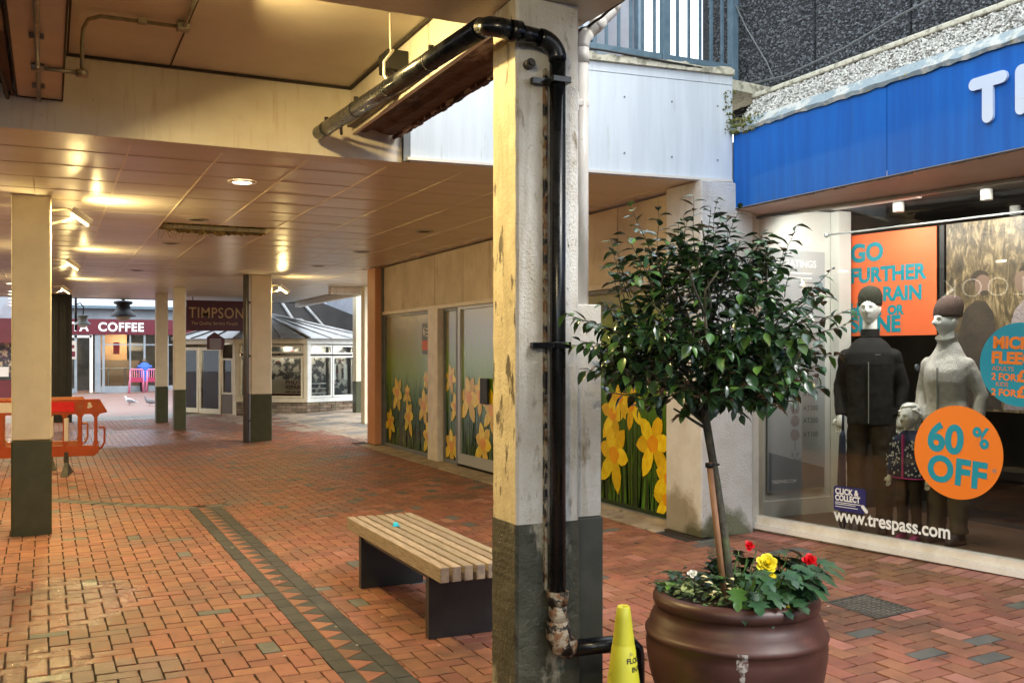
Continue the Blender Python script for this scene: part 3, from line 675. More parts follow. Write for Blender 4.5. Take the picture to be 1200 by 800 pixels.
# box beam at the left with conduit
bl = thing('box_beam', 'tan boxed beam at upper left carrying a straight grey conduit', 'beam', (-.05, 5.5, 3.18))
obj('box', MB().box(-.18, 4.28, 3.20, .08, 6.775, 3.5), 'soffit', bl)
obj('edge_line', MB().box(-.182, 4.28, 3.194, -.172, 6.77, 3.2).box(.072, 4.28, 3.194, .082, 6.77, 3.2).box(-.172, 6.755, 3.194, .072, 6.768, 3.2), 'seam_dark', bl)
mb = MB(); prev = None
for i in range(46):
    y = 4.3+2.4*i/45; w = .045+R.uniform(-.008, .014); cur = [(.083, y, 3.205), (.083+R.uniform(.001, .004), y, 3.205+w), (.086, y, 3.43)]
    if prev: mb.add(prev+cur, [(0, 3, 4, 1), (1, 4, 5, 2)])
    prev = cur
obj('flaked_strip', mb, 'strip_yellow', bl)
lf = thing('service_duct', 'black cable duct with loose wires in the upper left corner', 'duct', (-.4, 5.5, 3.2))
obj('duct', MB().box(-.62, 4.28, 3.27, -.26, 6.775, 3.45), 'black_soft', lf)
obj('wires', MB().tube([(-.24, 4.3, 3.25), (-.23, 5.2, 3.2), (-.25, 6.1, 3.22), (-.22, 6.5, 3.12), (-.22, 6.7, 3.2)], .012, 8).tube([(-.3, 4.3, 3.2), (-.31, 5.4, 3.17), (-.28, 6.7, 3.1)], .009, 8), 'black', lf)
obj('rail', MB().box(-.25, 4.3, 3.2, -.2, 6.77, 3.24), 'rotten', lf)
cd = thing('conduit', 'galvanised conduit with round boxes bending across the soffit at upper left', 'conduit', (0, 6, 3.18))
r_ = .013
obj('pipe', MB().tube([(-.05, 4.3, 3.182), (-.055, 6.75, 3.182)], r_, 10), 'conduit', cd)
obj('pipe', MB().tube([(-.055, 5.98, 3.18), (.17, 6.02, 3.19)], r_, 10).tube([(.17, 6.02, 3.19), (.17, 6.0, 3.36), (.175, 5.95, 3.42), (.20, 5.88, 3.455), (.26, 5.85, 3.47), (.70, 5.84, 3.47), (.70, 5.30, 3.47)], r_*.9, 10), 'conduit', cd)
for p in ((-.055, 5.98, 3.165), (.17, 6.02, 3.17)): obj('junction_box', MB().lathe([(.001, 0), (.034, 0), (.034, .035), (.001, .035)], p, 20), 'conduit', cd)
obj('junction_box', MB().box(.66, 5.81, 3.45, .73, 5.88, 3.49, bev=.004), 'conduit', cd)
obj('junction_box', MB().box(.45, 5.82, 3.455, .50, 5.86, 3.485, bev=.004), 'conduit', cd)
for yy in (5.4, 6.4): obj('saddle', MB().box(-.09, yy, 3.172, -.02, yy+.02, 3.2), 'conduit', cd)

# ---- roof deck above, upper building behind
rd = MB(); rd.box(-6, 6.99, 3.5, 5.05, 26.6, 3.8); rd.box(-6, -2.2, 3.62, 1.95, 6.99, 3.9)
ROOF = single('flat_roof', rd, 'dark_roof', 'dark flat roof deck lying above the arcade ceiling', 'roof', (0, 10, 3.5))
# white fascia
wf = thing('white_fascia', 'bright white cladding fascia between the big pillar and the blue sign', 'fascia', (3.7, 6.6, 3.0))
FA, FB = Vector((2.345, 6.71, 0)), Vector((5.06, 6.43, 0)); fd = (FB-FA).normalized(); fn = Vector((fd.y, -fd.x, 0))
def fpanel(a, b, z0, z1, t0=0, t1=.03): 
    A, B = FA+fd*a, FA+fd*b; mb = MB()
    mb.prism([(0, z0), (b-a, z0), (b-a, z1), (0, z1)], A-fn*(.03)+fn*t1, fd, ZV, -fn, t1-t0); return mb
LF = (FB-FA).length
obj('panel', fpanel(0.03, 1.35, 3.0, 3.80), 'fascia_white', wf); obj('panel', fpanel(1.353, LF, 3.0, 3.80), 'fascia_white', wf)
obj('top_strip', fpanel(0, LF, 3.803, 3.875, 0, .034), 'fascia_white', wf)
obj('end_trim', fpanel(-.02, .027, 3.0, 3.8, 0, .033), 'frame_grey', wf)
mb = MB()
for i in range(3):
    for zz in (3.18, 3.62):
        A = FA+fd*(1.75+i*.42)+fn*.002+ZV*zz; mb.tube([A, A+fn*.004], .007, 8)
obj('screw', mb, 'frame_grey', wf, kind='stuff')
mb = MB(); prev = None
for i in range(61):
    t = LF*i/60; z = 3.878; zz = z+.05+R.uniform(-.012, .016); A = FA+fd*t
    cur = [A+fn*.035+ZV*z, A+fn*(.04+R.uniform(-.006, .008))+ZV*(zz), A-fn*.25+ZV*(zz+.05), A-fn*.25+ZV*z]
    if prev: mb.add(prev+cur, [(0, 4, 5, 1), (1, 5, 6, 2), (2, 6, 7, 3), (3, 7, 4, 0)])
    prev = cur
obj('coping', mb, 'coping', wf)
obj('soffit_return', MB().prism([(2.345, 6.68), (5.05, 6.41), (5.05, 7.01), (2.345, 7.01)], (0, 0, 3.006), (1, 0, 0), (0, 1, 0), (0, 0, 1), .02), 'tile_tan', wf)
single('terrace_floor', MB().box(2.345, 6.72, 3.80, 5.6, 12, 3.86).prism([(2.35, 6.75), (5.06, 6.49), (5.6, 6.55), (5.6, 6.73), (2.35, 6.73)], (0, 0, 3.79), (1, 0, 0), (0, 1, 0), (0, 0, 1), .085), 'coping', 'weathered terrace deck behind the white fascia', 'terrace', (4, 8, 3.8))
# railing
rl = thing('balcony_railing', 'blue grey steel railing with upright bars above the white fascia', 'railing', (4.6, 6.9, 3.95))
RY = 6.93
obj('bottom_rail', MB().box(3.0, RY-.02, 4.10, 4.70, RY+.02, 4.15, bev=.003), 'rail_blue', rl)
obj('bottom_rail', MB().box(4.78, RY-.02, 4.10, 5.46, RY+.02, 4.15, bev=.003), 'rail_blue', rl)
obj('top_rail', MB().box(3.0, RY-.025, 5.05, 5.46, RY+.025, 5.10, bev=.003), 'rail_blue', rl)
for x in (4.74, 5.46): obj('post', MB().box(x-.035, RY-.035, 3.9, x+.035, RY+.035, 5.1, bev=.004), 'rail_blue', rl)
x = 3.1
while x < 5.4:
    if abs(x-4.74) > .07: obj('bar', MB().box(x-.011, RY-.011, 4.15, x+.011, RY+.011, 5.05), 'rail_blue', rl)
    x += .118
ub = thing('upper_storey', 'pale panelled upper storey with blue grey posts behind the railing', 'building', (4.2, 8.6, 3.8))
x = 2.3
obj('wall', MB().box(-6, 8.7, 3.8, 5.6, 9.0, 8), 'panel_pale', ub)
i = 0
while x < 5.5:
    w = R.choice([.3, .42, .5]); obj('cladding_panel', MB().box(x+.02, 8.62, 3.9, x+w-.02, 8.7, 6.5, bev=.005), 'panel_pale', ub)
    obj('cladding_post', MB().box(x-.02+w, 8.55, 3.86, x+w+.03, 8.66, 6.5), R.choice(['rail_blue', 'rail_blue', 'costa_wall']), ub); x += w+.05
obj('pebble_panel', MB().box(3.6, 8.3, 3.86, 4.75, 8.5, 4.75), 'aggregate_base', ub)
obj('overhang', MB().box(3.4, 8.2, 4.75, 4.85, 8.55, 5.0), 'costa_pale', ub)

# ================================================================ COLUMNS
def column(x0, y0, x1, y1, zt, label, zp=.84, group='cream columns with dark painted feet under the low ceiling', m1='cream', m2='olive', bev=.012):
    zb = gz((x0+x1)/2); t = thing('column', label, 'column', ((x0+x1)/2, (y0+y1)/2, zb), group=group)
    obj('shaft', MB().box(x0, y0, zb+zp, x1, y1, zt, bev=bev), m1, t)
    obj('painted_base', MB().box(x0-.004, y0-.004, zb-.02, x1+.004, y1+.004, zb+zp, bev=bev), m2, t)
    return t
CA = column(-.295, 9.60, .022, 9.92, CZ, 'nearest cream square column at far left with a dark green foot')
obj('cap_line', MB().box(-.30, 9.595, CZ-.012, .027, 9.925, CZ-.001), 'tile_grid_dim', CA)
column(2.26, 24.0, 2.52, 24.3, CZ, 'slim cream column standing farthest off, right of the red coffee sign')
column(2.39, 21.55, 2.62, 21.85, CZ, 'slim cream column directly left of the hanging maroon sign')
column(3.24, 17.55, 3.60, 17.9, CZ, 'cream column with a dark drainpipe on its left, beside the kiosk')
t = column(6.66, 22.7, 6.86, 23.0, 3.0, 'narrow cream column lit yellow with black foot at the right edge of the kiosk', zp=.75)
t = thing('column', 'plain cream column behind the orange pillar, cream down to the ground', 'column', (5.98, 19.6, .16)); obj('shaft', MB().box(5.90, 19.5, .14, 6.10, 19.75, CZ, bev=.01), 'cream', t)
t = thing('column', 'almost black square column behind the nearest cream column', 'column', (.33, 25.3, 0)); obj('shaft', MB().box(.06, 25.2, 0, .50, 25.6, CZ, bev=.01), 'dark_column', t)
obj('flute', MB().box(.16, 25.17, 0, .20, 25.2, CZ).box(.34, 25.17, 0, .38, 25.2, CZ), 'dark_column', t)
dp = thing('drainpipe', 'dark grey drainpipe running up the left side of the cream kiosk-side column', 'drainpipe', (3.16, 17.6, .04))
obj('pipe', MB().tube([(3.16, 17.62, .03), (3.16, 17.62, CZ)], .05, 14), 'frame_grey', dp)
for zz in (.4, 1.55, 2.5): obj('bracket', MB().box(3.16, 17.6, zz, 3.26, 17.64, zz+.04), 'frame_grey', dp)
# main pillar
mp_ = thing('pillar', 'big peeling white pillar in the foreground with the black drainpipe on it', 'column', (2.0, 3.98, 0))
def chamf(x0, y0, x1, y1, z0, z1, c, mats=(0, 1)):
    mb = MB(); pl = [(x0+c, y0), (x1-c, y0), (x1, y0+c), (x1, y1-c), (x1-c, y1), (x0+c, y1), (x0, y1-c), (x0, y0+c)]
    nz_ = 40; vs = []
    for k in range(nz_+1):
        z = z0+(z1-z0)*k/nz_; vs += [(p[0]+R.uniform(-.0012, .0012), p[1]+R.uniform(-.0012, .0012), z) for p in pl]
    for k in range(nz_):
        for i in range(8):
            mb.f.append([k*8+i, k*8+(i+1) % 8, (k+1)*8+(i+1) % 8, (k+1)*8+i]); mb.m.append(mats[1] if i in (6,) else mats[0]); mb.sm.append(False)
    mb.v = vs; mb.f.append([nz_*8+i for i in range(8)]); mb.m.append(0); mb.sm.append(False)
    return mb
obj('shaft', chamf(1.85, 3.84, 2.165, 4.10, .852, 3.168, .012), ['plaster_white', 'plaster_warm_lit'], mp_)
obj('painted_base', chamf(1.846, 3.836, 2.172, 4.104, -.01, .85, .012, (0, 0)), ['olive_peel'], mp_)
obj('pilaster', MB().box(2.168, 3.90, .852, 2.315, 4.16, 1.83, bev=.006), 'plaster_white', mp_)
obj('pilaster_base', MB().box(2.176, 3.895, -.01, 2.322, 4.165, .85, bev=.006), 'olive_grey', mp_)
obj('back_strip', MB().box(2.166, 3.97, 1.83, 2.20, 4.12, 3.17), 'plaster_white', mp_)
mb = MB()
for k in range(70):
    z = .1+R.random()*2.6; x = 1.87+R.random()*.28 if R.random() < .6 else 1.87+R.random()*.06; w = R.uniform(.002, .008); h = R.uniform(.003, .016); s = R.randint(5, 7)
    mb.prism([(w*cos(6.28*i/s)*R.uniform(.6, 1.2), h*sin(6.28*i/s)*R.uniform(.6, 1.2)) for i in range(s)], (x, 3.8395, z), (1, 0, 0), (0, 0, 1), (0, -1, 0), .0022)
obj('paint_blister', mb, 'plaster_white', mp_, kind='stuff')
# black drainpipe
bp = thing('black_drainpipe', 'glossy black drainpipe down the big pillar, running back along the overhead beam', 'drainpipe', (2.05, 3.78, 0))
pr = .036
def arc(c, a, b, r, n=8): 
    return [Vector(c)+Vector(a)*r*(1-cos(pi/2*i/n))+Vector(b)*r*sin(pi/2*i/n) for i in range(n+1)]
px, py = 2.022, 3.782
obj('vertical_pipe', MB().tube([(px, py, .55), (px, py, 2.89)], pr, 20), 'black_pipe', bp)
p0 = Vector((px, py, 2.89)); el = arc(p0, (-1, 0, 0), (0, 0, 1), .09)
obj('elbow', MB().tube(el, pr*1.12, 20), 'black_pipe', bp)
q0 = el[-1]; q1 = Vector((1.80, py, 2.99))
obj('crossing_pipe', MB().tube([q0, q1], pr, 20), 'black_pipe', bp)
el2 = [q1, Vector((1.75, py+.006, 2.998)), Vector((1.712, py+.03, 3.006)), Vector((1.695, py+.09, 3.014))]
obj('elbow', MB().tube(el2, pr*1.18, 20), 'black_pipe', bp)
for c in (q1,): obj('collar', MB().tube([c+Vector((.04, 0, 0)), c+Vector((-.01, 0, 0))], pr*1.3, 20), 'black_pipe', bp)
q2 = el2[-1]; q3 = Vector((1.69, 6.66, 3.13))
obj('beam_pipe', MB().tube([q2, q3], .047, 20), 'black_pipe', bp)
dq = (q3-q2)
for t in (.22, .45, .68, .93):
    c = q2+dq*t; mb = MB(); mb.tube([c-dq.normalized()*.008, c+dq.normalized()*.008], .0495, 20); mb.box(c.x-.012, c.y-.01, c.z+.045, c.x+.012, c.y+.01, c.z+.075); obj('clip', mb, 'black_pipe', bp)
for zz in (1.64, 2.80): obj('bracket', MB().box(px-.11, py+.02, zz-.012, px+.01, py+.05, zz+.012).box(px-.045, py-.045, zz-.014, px+.045, py+.03, zz+.014, bev=.003), 'black_pipe', bp)
obj('bolt', MB().tube([(px-.12, 3.84, 2.87), (px-.12, 3.80, 2.87)], .022, 10).tube([(px-.12, 3.80, 2.87), (px-.12, 3.785, 2.87)], .012, 8), 'iron', bp)
obj('seam_line', MB().box(px-pr-.008, py+.035, .56, px-pr+.004, 3.845, 2.86), 'rust', bp)
mb = MB(); mb.tube([(px, py, .56), (px, py, .53), (px, py, .50)], [.05, .048, .043], 16); mb.tube([(px, py, .50), (px, py, .42)], .04, 16); obj('corroded_collar', mb, 'rust', bp)
el3 = [Vector((px, py, .43)), Vector((px+.002, py, .37)), Vector((px+.02, py, .325)), Vector((px+.065, py-.002, .30))]
obj('corroded_elbow', MB().tube(el3, [.052, .056, .056, .05], 18), 'rust', bp)
obj('outlet_pipe', MB().tube([(px+.06, py-.002, .30), (2.34, 3.765, .295), (2.385, 3.76, .285), (2.41, 3.755, .26), (2.415, 3.755, .22), (2.415, 3.755, .02)], .037, 20), 'black_pipe', bp)
# pale downpipe
wd = thing('pale_downpipe', 'off white downpipe standing on the pilaster right of the black pipe', 'drainpipe', (2.26, 4.0, 1.83))
wr = .031
obj('pipe', MB().tube([(2.286, 4.03, 1.83), (2.286, 4.03, 2.99)], wr, 18), 'downpipe', wd)
obj('socket', MB().tube([(2.286, 4.03, 2.98), (2.286, 4.03, 3.05)], wr*1.12, 18), 'downpipe', wd)
obj('elbow', MB().tube([(2.286, 4.03, 3.05), (2.287, 4.03, 3.07), (2.293, 4.03, 3.09), (2.303, 4.031, 3.108), (2.318, 4.033, 3.124)], wr*1.1, 18), 'downpipe', wd)
obj('upper_pipe', MB().tube([(2.315, 4.033, 3.121), (2.46, 4.05, 3.26), (2.47, 4.052, 3.272)], wr, 18), 'downpipe', wd)
obj('socket', MB().tube([(2.36, 4.038, 3.164), (2.40, 4.043, 3.202)], wr*1.12, 18), 'downpipe', wd)
obj('upper_bend', MB().tube([(2.46, 4.05, 3.262), (2.48, 4.054, 3.29), (2.487, 4.07, 3.33), (2.487, 4.15, 3.6), (2.42, 4.3, 4.0)], wr*1.05, 18), 'downpipe', wd)
obj('bracket', MB().box(2.20, 4.0, 2.77, 2.31, 4.05, 2.80, bev=.004).box(2.215, 3.985, 2.745, 2.245, 4.0, 2.83), 'downpipe', wd)
# black switch box, hanging wire
bx = thing('switch_box', 'small black electrical box with white flex hanging from the soffit by the beam', 'electrical box', (1.86, 5.6, 3.36))
obj('box', MB().box(1.82, 5.55, 3.30, 1.953, 5.72, 3.42, bev=.006), 'black', bx)
obj('flex', MB().tube([(1.72, 5.2, 3.5), (1.722, 5.2, 3.35), (1.725, 5.2, 3.27)], .005, 6).tube([(1.74, 5.2, 3.30), (1.68, 5.18, 3.22), (1.67, 5.15, 3.14), (1.70, 5.12, 3.07), (1.75, 5.1, 3.05)], .008, 8), 'downpipe', bx)
obj('cable', MB().tube([(1.9, 5.6, 3.3), (1.86, 5.7, 3.2), (1.84, 6.1, 3.18), (1.80, 6.5, 3.16), (1.86, 6.7, 3.15)], .011, 8).tube([(1.86, 4.6, 3.16), (1.85, 5.4, 3.17), (1.84, 6.1, 3.15)], .008, 8), 'black', bx)
# ================================================================ RIGHT-HAND WALL WITH DAFFODIL WINDOWS
WX = 4.92
rw = thing('daffodil_shopfront', 'closed shopfront along the arcade with daffodil printed window panels', 'shopfront', (5.0, 11, .12))
obj('wall_core', MB().box(5.02, 6.9, .0, 5.3, 15.3, 3.0), 'seam_dark', rw)
ys_ = [6.9, 8.0, 9.1, 10.15, 11.0, 11.86, 12.91, 14.27, 15.22]
for a, b in zip(ys_[:-1], ys_[1:]): obj('fascia_panel', MB().box(WX+.01, a+.008, 2.29, 5.012, b-.008, 3.008, bev=.003), 'concrete_dirty', rw)
obj('fascia_trim', MB().box(WX-.012, 6.9, 2.235, 5.019, 15.22, 2.287, bev=.003), 'cream_frame', rw)
# opening list: y0,y1,z0,z1
def pane(y0, y1, z0=.17, z1=2.19, fr=.05, mf='frame_grey', door=False, vin='daffodil_vinyl'):
    f = MB(); f.box(WX+.005, y0, z0-.05, 5.015, y0+fr, z1+.04).box(WX+.005, y1-fr, z0-.05, 5.015, y1, z1+.04).box(WX+.007, y0+fr, z1, 5.013, y1-fr, z1+.04).box(WX+.007, y0+fr, z0-.05, 5.013, y1-fr, z0+(.09 if door else 0))
    fo = obj('door_frame' if door else 'window_frame', f, mf, rw)
    pn = obj('printed_pane', MB().add([(WX+.035, y0+fr, z0), (WX+.035, y1-fr, z0), (WX+.035, y1-fr, z1), (WX+.035, y0+fr, z1)], [(0, 3, 2, 1)]).box(WX+.036, y0+fr, z0, WX+.05, y1-fr, z1), vin, rw)
    return pn
def daffodils(parent, fl, y0, y1, seed):
    rr = random.Random(seed); mb = MB(); x = WX+.0335
    for k in range(int(46*(y1-y0)/1.5)):
        y = rr.uniform(y0, y1); h = rr.uniform(.5, 1.25); w = rr.uniform(.008, .022); ln = rr.uniform(-.10, .10)
        yt = min(max(y+ln, y0), y1)
        if y-w < y0 or y+w > y1: continue
        mb.add([(x, y-w, .18), (x, y+w, .18), (x, (y+yt)/2+w*.6, .18+h*.6), (x, yt, .18+h), (x, (y+yt)/2-w*.6, .18+h*.6)], [(0, 4, 3, 2, 1)])
    obj('grass_print', mb, 'blade_green', parent, kind='stuff')
    i = 0
    for (y, z, r, rot) in fl:
        x = WX+.031-.0014*i; i += 1; mb = MB(); M2 = (Vector((0, cos(rot), sin(rot))), Vector((0, -sin(rot), cos(rot)))); c = Vector((x, y, z))
        for p in range(6):
            a = pi/3*p+rr.uniform(-.12, .12); L = r*rr.uniform(.85, 1.05)*(1.25 if sin(a+rot) < -.3 else .95); w = r*.27
            prof = [(.08, .35), (.35, .9), (.6, 1.), (.82, .65), (1, 0), (.82, -.65), (.6, -1.), (.35, -.9), (.08, -.35)]
            pts = []
            for (u, v) in prof:
                uu, vv = u*L*cos(a)-v*w*sin(a), u*L*sin(a)+v*w*cos(a)
                q = c+M2[0]*uu+M2[1]*vv; q.y = min(max(q.y, y0), y1); q.z = max(q.z, .18); q.x = x-.0002*(p+(3 if p % 2 else 0)); pts.append(q)
            mb.add(pts, [list(range(9))[::-1]], 0 if p % 2 else 3)
        pts = []
        for k in range(14):
            a = 2*pi*k/14; q = c+M2[0]*(cos(a)*r*.30*(1+.12*sin(5*a)))+M2[1]*(sin(a)*r*.27-.04*r); q.y = min(max(q.y, y0), y1); q.x = x-.0025; pts.append(q)
        mb.add(pts, [list(range(14))[::-1]], 1)
        pts = []
        for k in range(10):
            a = 2*pi*k/10; q = c+M2[0]*(cos(a)*r*.17)+M2[1]*(sin(a)*r*.14-.03*r); q.y = min(max(q.y, y0), y1); q.x = x-.0035; pts.append(q)
        mb.add(pts, [list(range(10))[::-1]], 1)
        # stem
        mb.add([Vector((x+.0015, q_, z_)) for q_, z_ in ((max(y-.012, y0), .18), (min(y+.012, y1), .18), (min(y+.008, y1), z), (max(y-.008, y0), z))], [(0, 3, 2, 1)], 2)
        obj('daffodil_print', mb, ['daff_petal', 'daff_trumpet', 'blade_green', 'daff_petal_back'], parent)
p1 = pane(13.10, 15.2); daffodils(p1, [(14.13, 1.0, .17, .5), (13.31, 1.24, .14, .1), (14.58, 1.0, .27, .2), (14.05, .66, .26, .0), (13.38, .86, .27, .3), (14.93, .52, .24, .6), (13.2, .42, .24, .2)], 13.15, 15.15, 1)
obj('post', MB().box(4.86, 12.62, gz(4.9), 5.01, 13.0, 2.235, bev=.004), 'cream_frame', rw)
p2 = pane(12.06, 12.56, fr=.04); daffodils(p2, [(12.34, 1.28, .2, .2), (12.31, .36, .27, .4), (12.15, .9, .22, .1)], 12.10, 12.52, 2)
p3 = pane(10.75, 12.04, fr=.09, mf='frame_silver', door=True, z0=.20); daffodils(p3, [(11.35, 1.08, .26, .5), (11.70, 1.05, .33, .1), (11.24, .48, .30, .2), (10.98, .92, .28, .3)], 10.84, 11.94, 3)
obj('door_handle', MB().box(WX-.03, 11.0, .98, WX+.0, 11.22, 1.30, bev=.006), 'black', rw)
p4 = pane(10.3, 10.73, fr=.04)
obj('post', MB().box(4.86, 9.85, gz(4.9), 5.01, 10.25, 2.235, bev=.004), 'cream_frame', rw)
p5 = pane(6.95, 9.8, z0=.14, vin='daffodil_vinyl_green'); daffodils(p5, [(8.9, .7, .3, .4), (8.12, 1.03, .24, .2), (7.78, 1.12, .20, .7), (7.98, 1.18, .18, .1), (8.09, .64, .31, .25), (7.42, .80, .30, -.15), (7.17, .50, .22, .4), (7.19, .32, .22, .1), (9.4, .9, .3, 0)], 7.0, 9.75, 4)
obj('sill', MB().box(4.86, 6.9, gz(4.9)-.02, 5.01, 9.8, gz(4.9)+.02), 'stone_pale', rw)
st = thing('window_sticker', 'small dark notice sticker at the top of the first daffodil window', 'sticker', (WX+.02, 13.28, 1.8))
obj('backing', MB().box(WX+.012, 13.16, 1.60, WX+.028, 13.42, 2.05), 'poster_slate', st)
obj('stripe', MB().box(WX+.010, 13.16, 1.66, WX+.012, 13.42, 1.80), 'poster_orange', st)
mb = MB(); put_text(mb, '6', .17, (WX+.011, 13.38, 1.88), (0, -1, 0), (0, 0, 1), bold=.004)
for k in range(3): mb.box(WX+.0095, 13.19, 1.96-.05*k, WX+.0115, 13.28, 1.975-.05*k)
obj('lettering', mb, 'print_white', st)
op = thing('orange_pillar', 'flat orange end pillar where the daffodil shopfront stops', 'pillar', (5.0, 15.4, .12))
obj('face', MB().box(4.80, 15.28, .13, 5.3, 15.70, CZ, bev=.004), 'orange_pillar', op)
obj('foot', MB().box(4.81, 15.29, .09, 5.29, 15.69, .13), 'black', op)
obj('edge_trim', MB().box(4.90, 15.222, .12, 5.02, 15.278, 3.0), 'frame_grey', op)
beam(5.3, 19.9, 2.86, 6.2, 20.1, 3.005, 'short cream ceiling beam next to the cream column by the kiosk', name='ceiling_beam')
beam(6.06, 20.1, 2.88, 6.2, 26.5, 3.005, 'slanting cream edge trim where the low ceiling ends before the kiosk', name='ceiling_trim')

# ================================================================ SHOP WITH BLUE SIGN
pl = thing('roughcast_pier', 'white roughcast pier with green staining at its foot beside the shop window', 'pier', (5.0, 6.65, .1))
obj('pier', MB().box(4.73, 6.40, gz(4.8)+.01, 5.25, 6.90, 3.0, bev=.012), 'roughcast', pl)
obj('base_line', MB().box(4.72, 6.39, gz(4.8)-.02, 5.26, 6.91, gz(4.8)+.006), 'seam_dark', pl)
single('wall_return', MB().box(5.25, 6.46, .1, 5.40, 6.9, 3.4), 'concrete_dirty', 'narrow stained wall strip between the roughcast pier and the shop window', 'wall', (5.3, 6.6, .1))
shop = thing('shop_building', 'outdoor clothing shop with blue fascia and one large display window', 'shop', (5.6, 4, .13))
SE = 8.2
def gbox(mb, s0, s1, z0, z1, k0, k1, mi=0): return mb.prism([(s0, z0), (s1, z0), (s1, z1), (s0, z1)], G(0, 0, k0), GT, ZV, GM, k1-k0, mi)
obj('sill', gbox(MB(), -.02, SE, .206, .258, -.06, .03), 'cream_sill', shop)
obj('sill_lip', gbox(MB(), -.02, SE, .160, .204, -.085, .03), 'window_white', shop)
obj('sill_foot', gbox(MB(), -.02, SE, .0, .157, -.05, .03), 'coping', shop)
obj('window_jamb', gbox(MB(), -.03, .012, .259, 2.745, -.04, .03), 'window_white', shop)
obj('window_bead', gbox(MB(), .014, .026, .26, 2.735, -.012, .02), 'frame_silver', shop)
obj('window_head', gbox(MB(), .027, SE, 2.728, 2.745, -.03, .03), 'frame_grey', shop)
gl_o = obj('window_glass', gbox(MB(), .027, SE, .26, 2.727, -.003, .003), 'glass', shop)
# soffit under the sign: tapers from nothing to wide
mb = MB(); za, zb = 2.775, 2.79
mb.add([(5.072, 6.44, 2.785), (5.072, -1.6, 2.785), tuple(G(SE, 2.75, .03)), tuple(G(-.03, 2.75, .03)), (5.072, 6.44, 2.83), (5.072, -1.6, 2.83), tuple(G(SE, 2.83, .03)), tuple(G(-.03, 2.83, .03))], [(0, 1, 2, 3), (4, 7, 6, 5), (0, 4, 5, 1), (2, 6, 7, 3), (0, 3, 7, 4)])
obj('sign_soffit', mb, 'brown_trim', shop)
mb = MB()
for i in range(80):
    y = 6.4-.1*i; mb.box(5.068, y-.1, 2.782-R.uniform(0, .006), 5.08, y, 2.79)
obj('soffit_edge', mb, 'seam_dark', shop)
ywall = [6.43, 4.81, 3.19, 1.57, -.05, -1.6]
for a, b in zip(ywall[:-1], ywall[1:]): obj('sign_panel', MB().box(5.07, b+.003, 2.794, 5.10, a-.003, 3.43), 'sign_blue', shop)
obj('sign_box', MB().box(5.101, -1.6, 2.80, 5.5, 6.43, 3.43), 'seam_dark', shop)
# lettering: rounded strokes
lt = {'T': [[(0, 1), (.86, 1)], [(.43, 1), (.43, 0)]], 'R': [[(0, 0), (0, 1), (.5, 1), (.72, .88), (.78, .7), (.70, .53), (.5, .43), (0, .43)], [(.45, .43), (.8, 0)]],
      'E': [[(.7, 1), (0, 1), (0, 0), (.7, 0)], [(0, .5), (.6, .5)]], 'S': [[(.75, .85), (.6, .97), (.35, 1), (.1, .9), (.03, .72), (.15, .57), (.6, .44), (.76, .28), (.68, .09), (.4, 0), (.15, .02), (0, .14)]],
      'P': [[(0, 0), (0, 1), (.5, 1), (.72, .88), (.78, .7), (.70, .53), (.5, .43), (0, .43)]], 'A': [[(0, 0), (.43, 1), (.86, 0)], [(.17, .36), (.69, .36)]]}
y = 4.115; Hh = .213; sx_ = .22
for ch in 'TRESPASS':
    mb = MB()
    for pth in lt[ch]: stroke(mb, [(p[0]*sx_, p[1]*Hh) for p in pth], .037, (5.068, y, 3.015), (0, -1, 0), (0, 0, 1), .018)
    obj('sign_letter', mb, 'sign_white', shop); y -= .315
# flashing, pebble band, aggregate wall
mb = MB(); prev = None; n_ = 120
for i in range(n_+1):
    y = 6.43-8*i/n_; e = R.uniform(-.008, .008)
    cur = [(5.055+R.uniform(-.004, .004), y, 3.40+R.uniform(-.008, .006)), (5.045, y, 3.425+e), (5.10, y, 3.50+e), (5.135, y, 3.515)]
    if prev: mb.add(prev+cur, [(0, 4, 5, 1), (1, 5, 6, 2), (2, 6, 7, 3)])
    prev = cur
obj('lead_flashing', mb, 'lead', shop)
obj('band_base', MB().add([(5.13, 6.43, 3.50), (5.13, -1.6, 3.50), (5.30, -1.6, 3.72), (5.30, 6.43, 3.72), (5.13, 6.43, 3.3), (5.5, 6.43, 3.3), (5.5, 6.43, 3.72)], [(0, 1, 2, 3), (0, 3, 6, 5, 4)]), 'pebble_base', shop)
obj('band_coping', MB().box(5.27, -1.6, 3.72, 5.42, 6.45, 3.76, bev=.01), 'coping', shop)
obj('band_fillet', MB().add([(5.42, 6.45, 3.74), (5.42, -1.6, 3.74), (5.60, -1.6, 3.86), (5.60, 6.45, 3.86)], [(0, 1, 2, 3)]), 'pebble_base', shop)
def pebble(mb, c, r, mi=0):
    a, b, cc = [r*R.uniform(.6, 1.25) for _ in range(3)]; th = R.random()*6.3; ct, s2 = cos(th), sin(th)
    vs = [(a, 0, 0), (-a, 0, 0), (0, b, 0), (0, -b, 0), (0, 0, cc), (0, 0, -cc), (a*.6, b*.6, cc*.45), (-a*.6, b*.6, cc*.45), (a*.6, -b*.6, cc*.45), (-a*.6, -b*.6, cc*.45)]
    vs = [(c[0]+v[0]*ct-v[2]*s2, c[1]+v[1], c[2]+v[0]*s2+v[2]*ct) for v in vs]
    mb.add(vs, [(4, 0, 6), (4, 6, 2), (0, 2, 6), (4, 2, 7), (4, 7, 1), (2, 1, 7), (4, 8, 0), (4, 3, 8), (3, 0, 8), (4, 1, 9), (4, 9, 3), (1, 3, 9), (0, 5, 2), (2, 5, 1), (1, 5, 3), (3, 5, 0)], mi)
mb = MB()
for k in range(4200):
    y = R.uniform(2.6, 6.42); t = R.random(); pebble(mb, (5.13+.17*t-.006, y, 3.50+.22*t+.004), R.uniform(.007, .013))
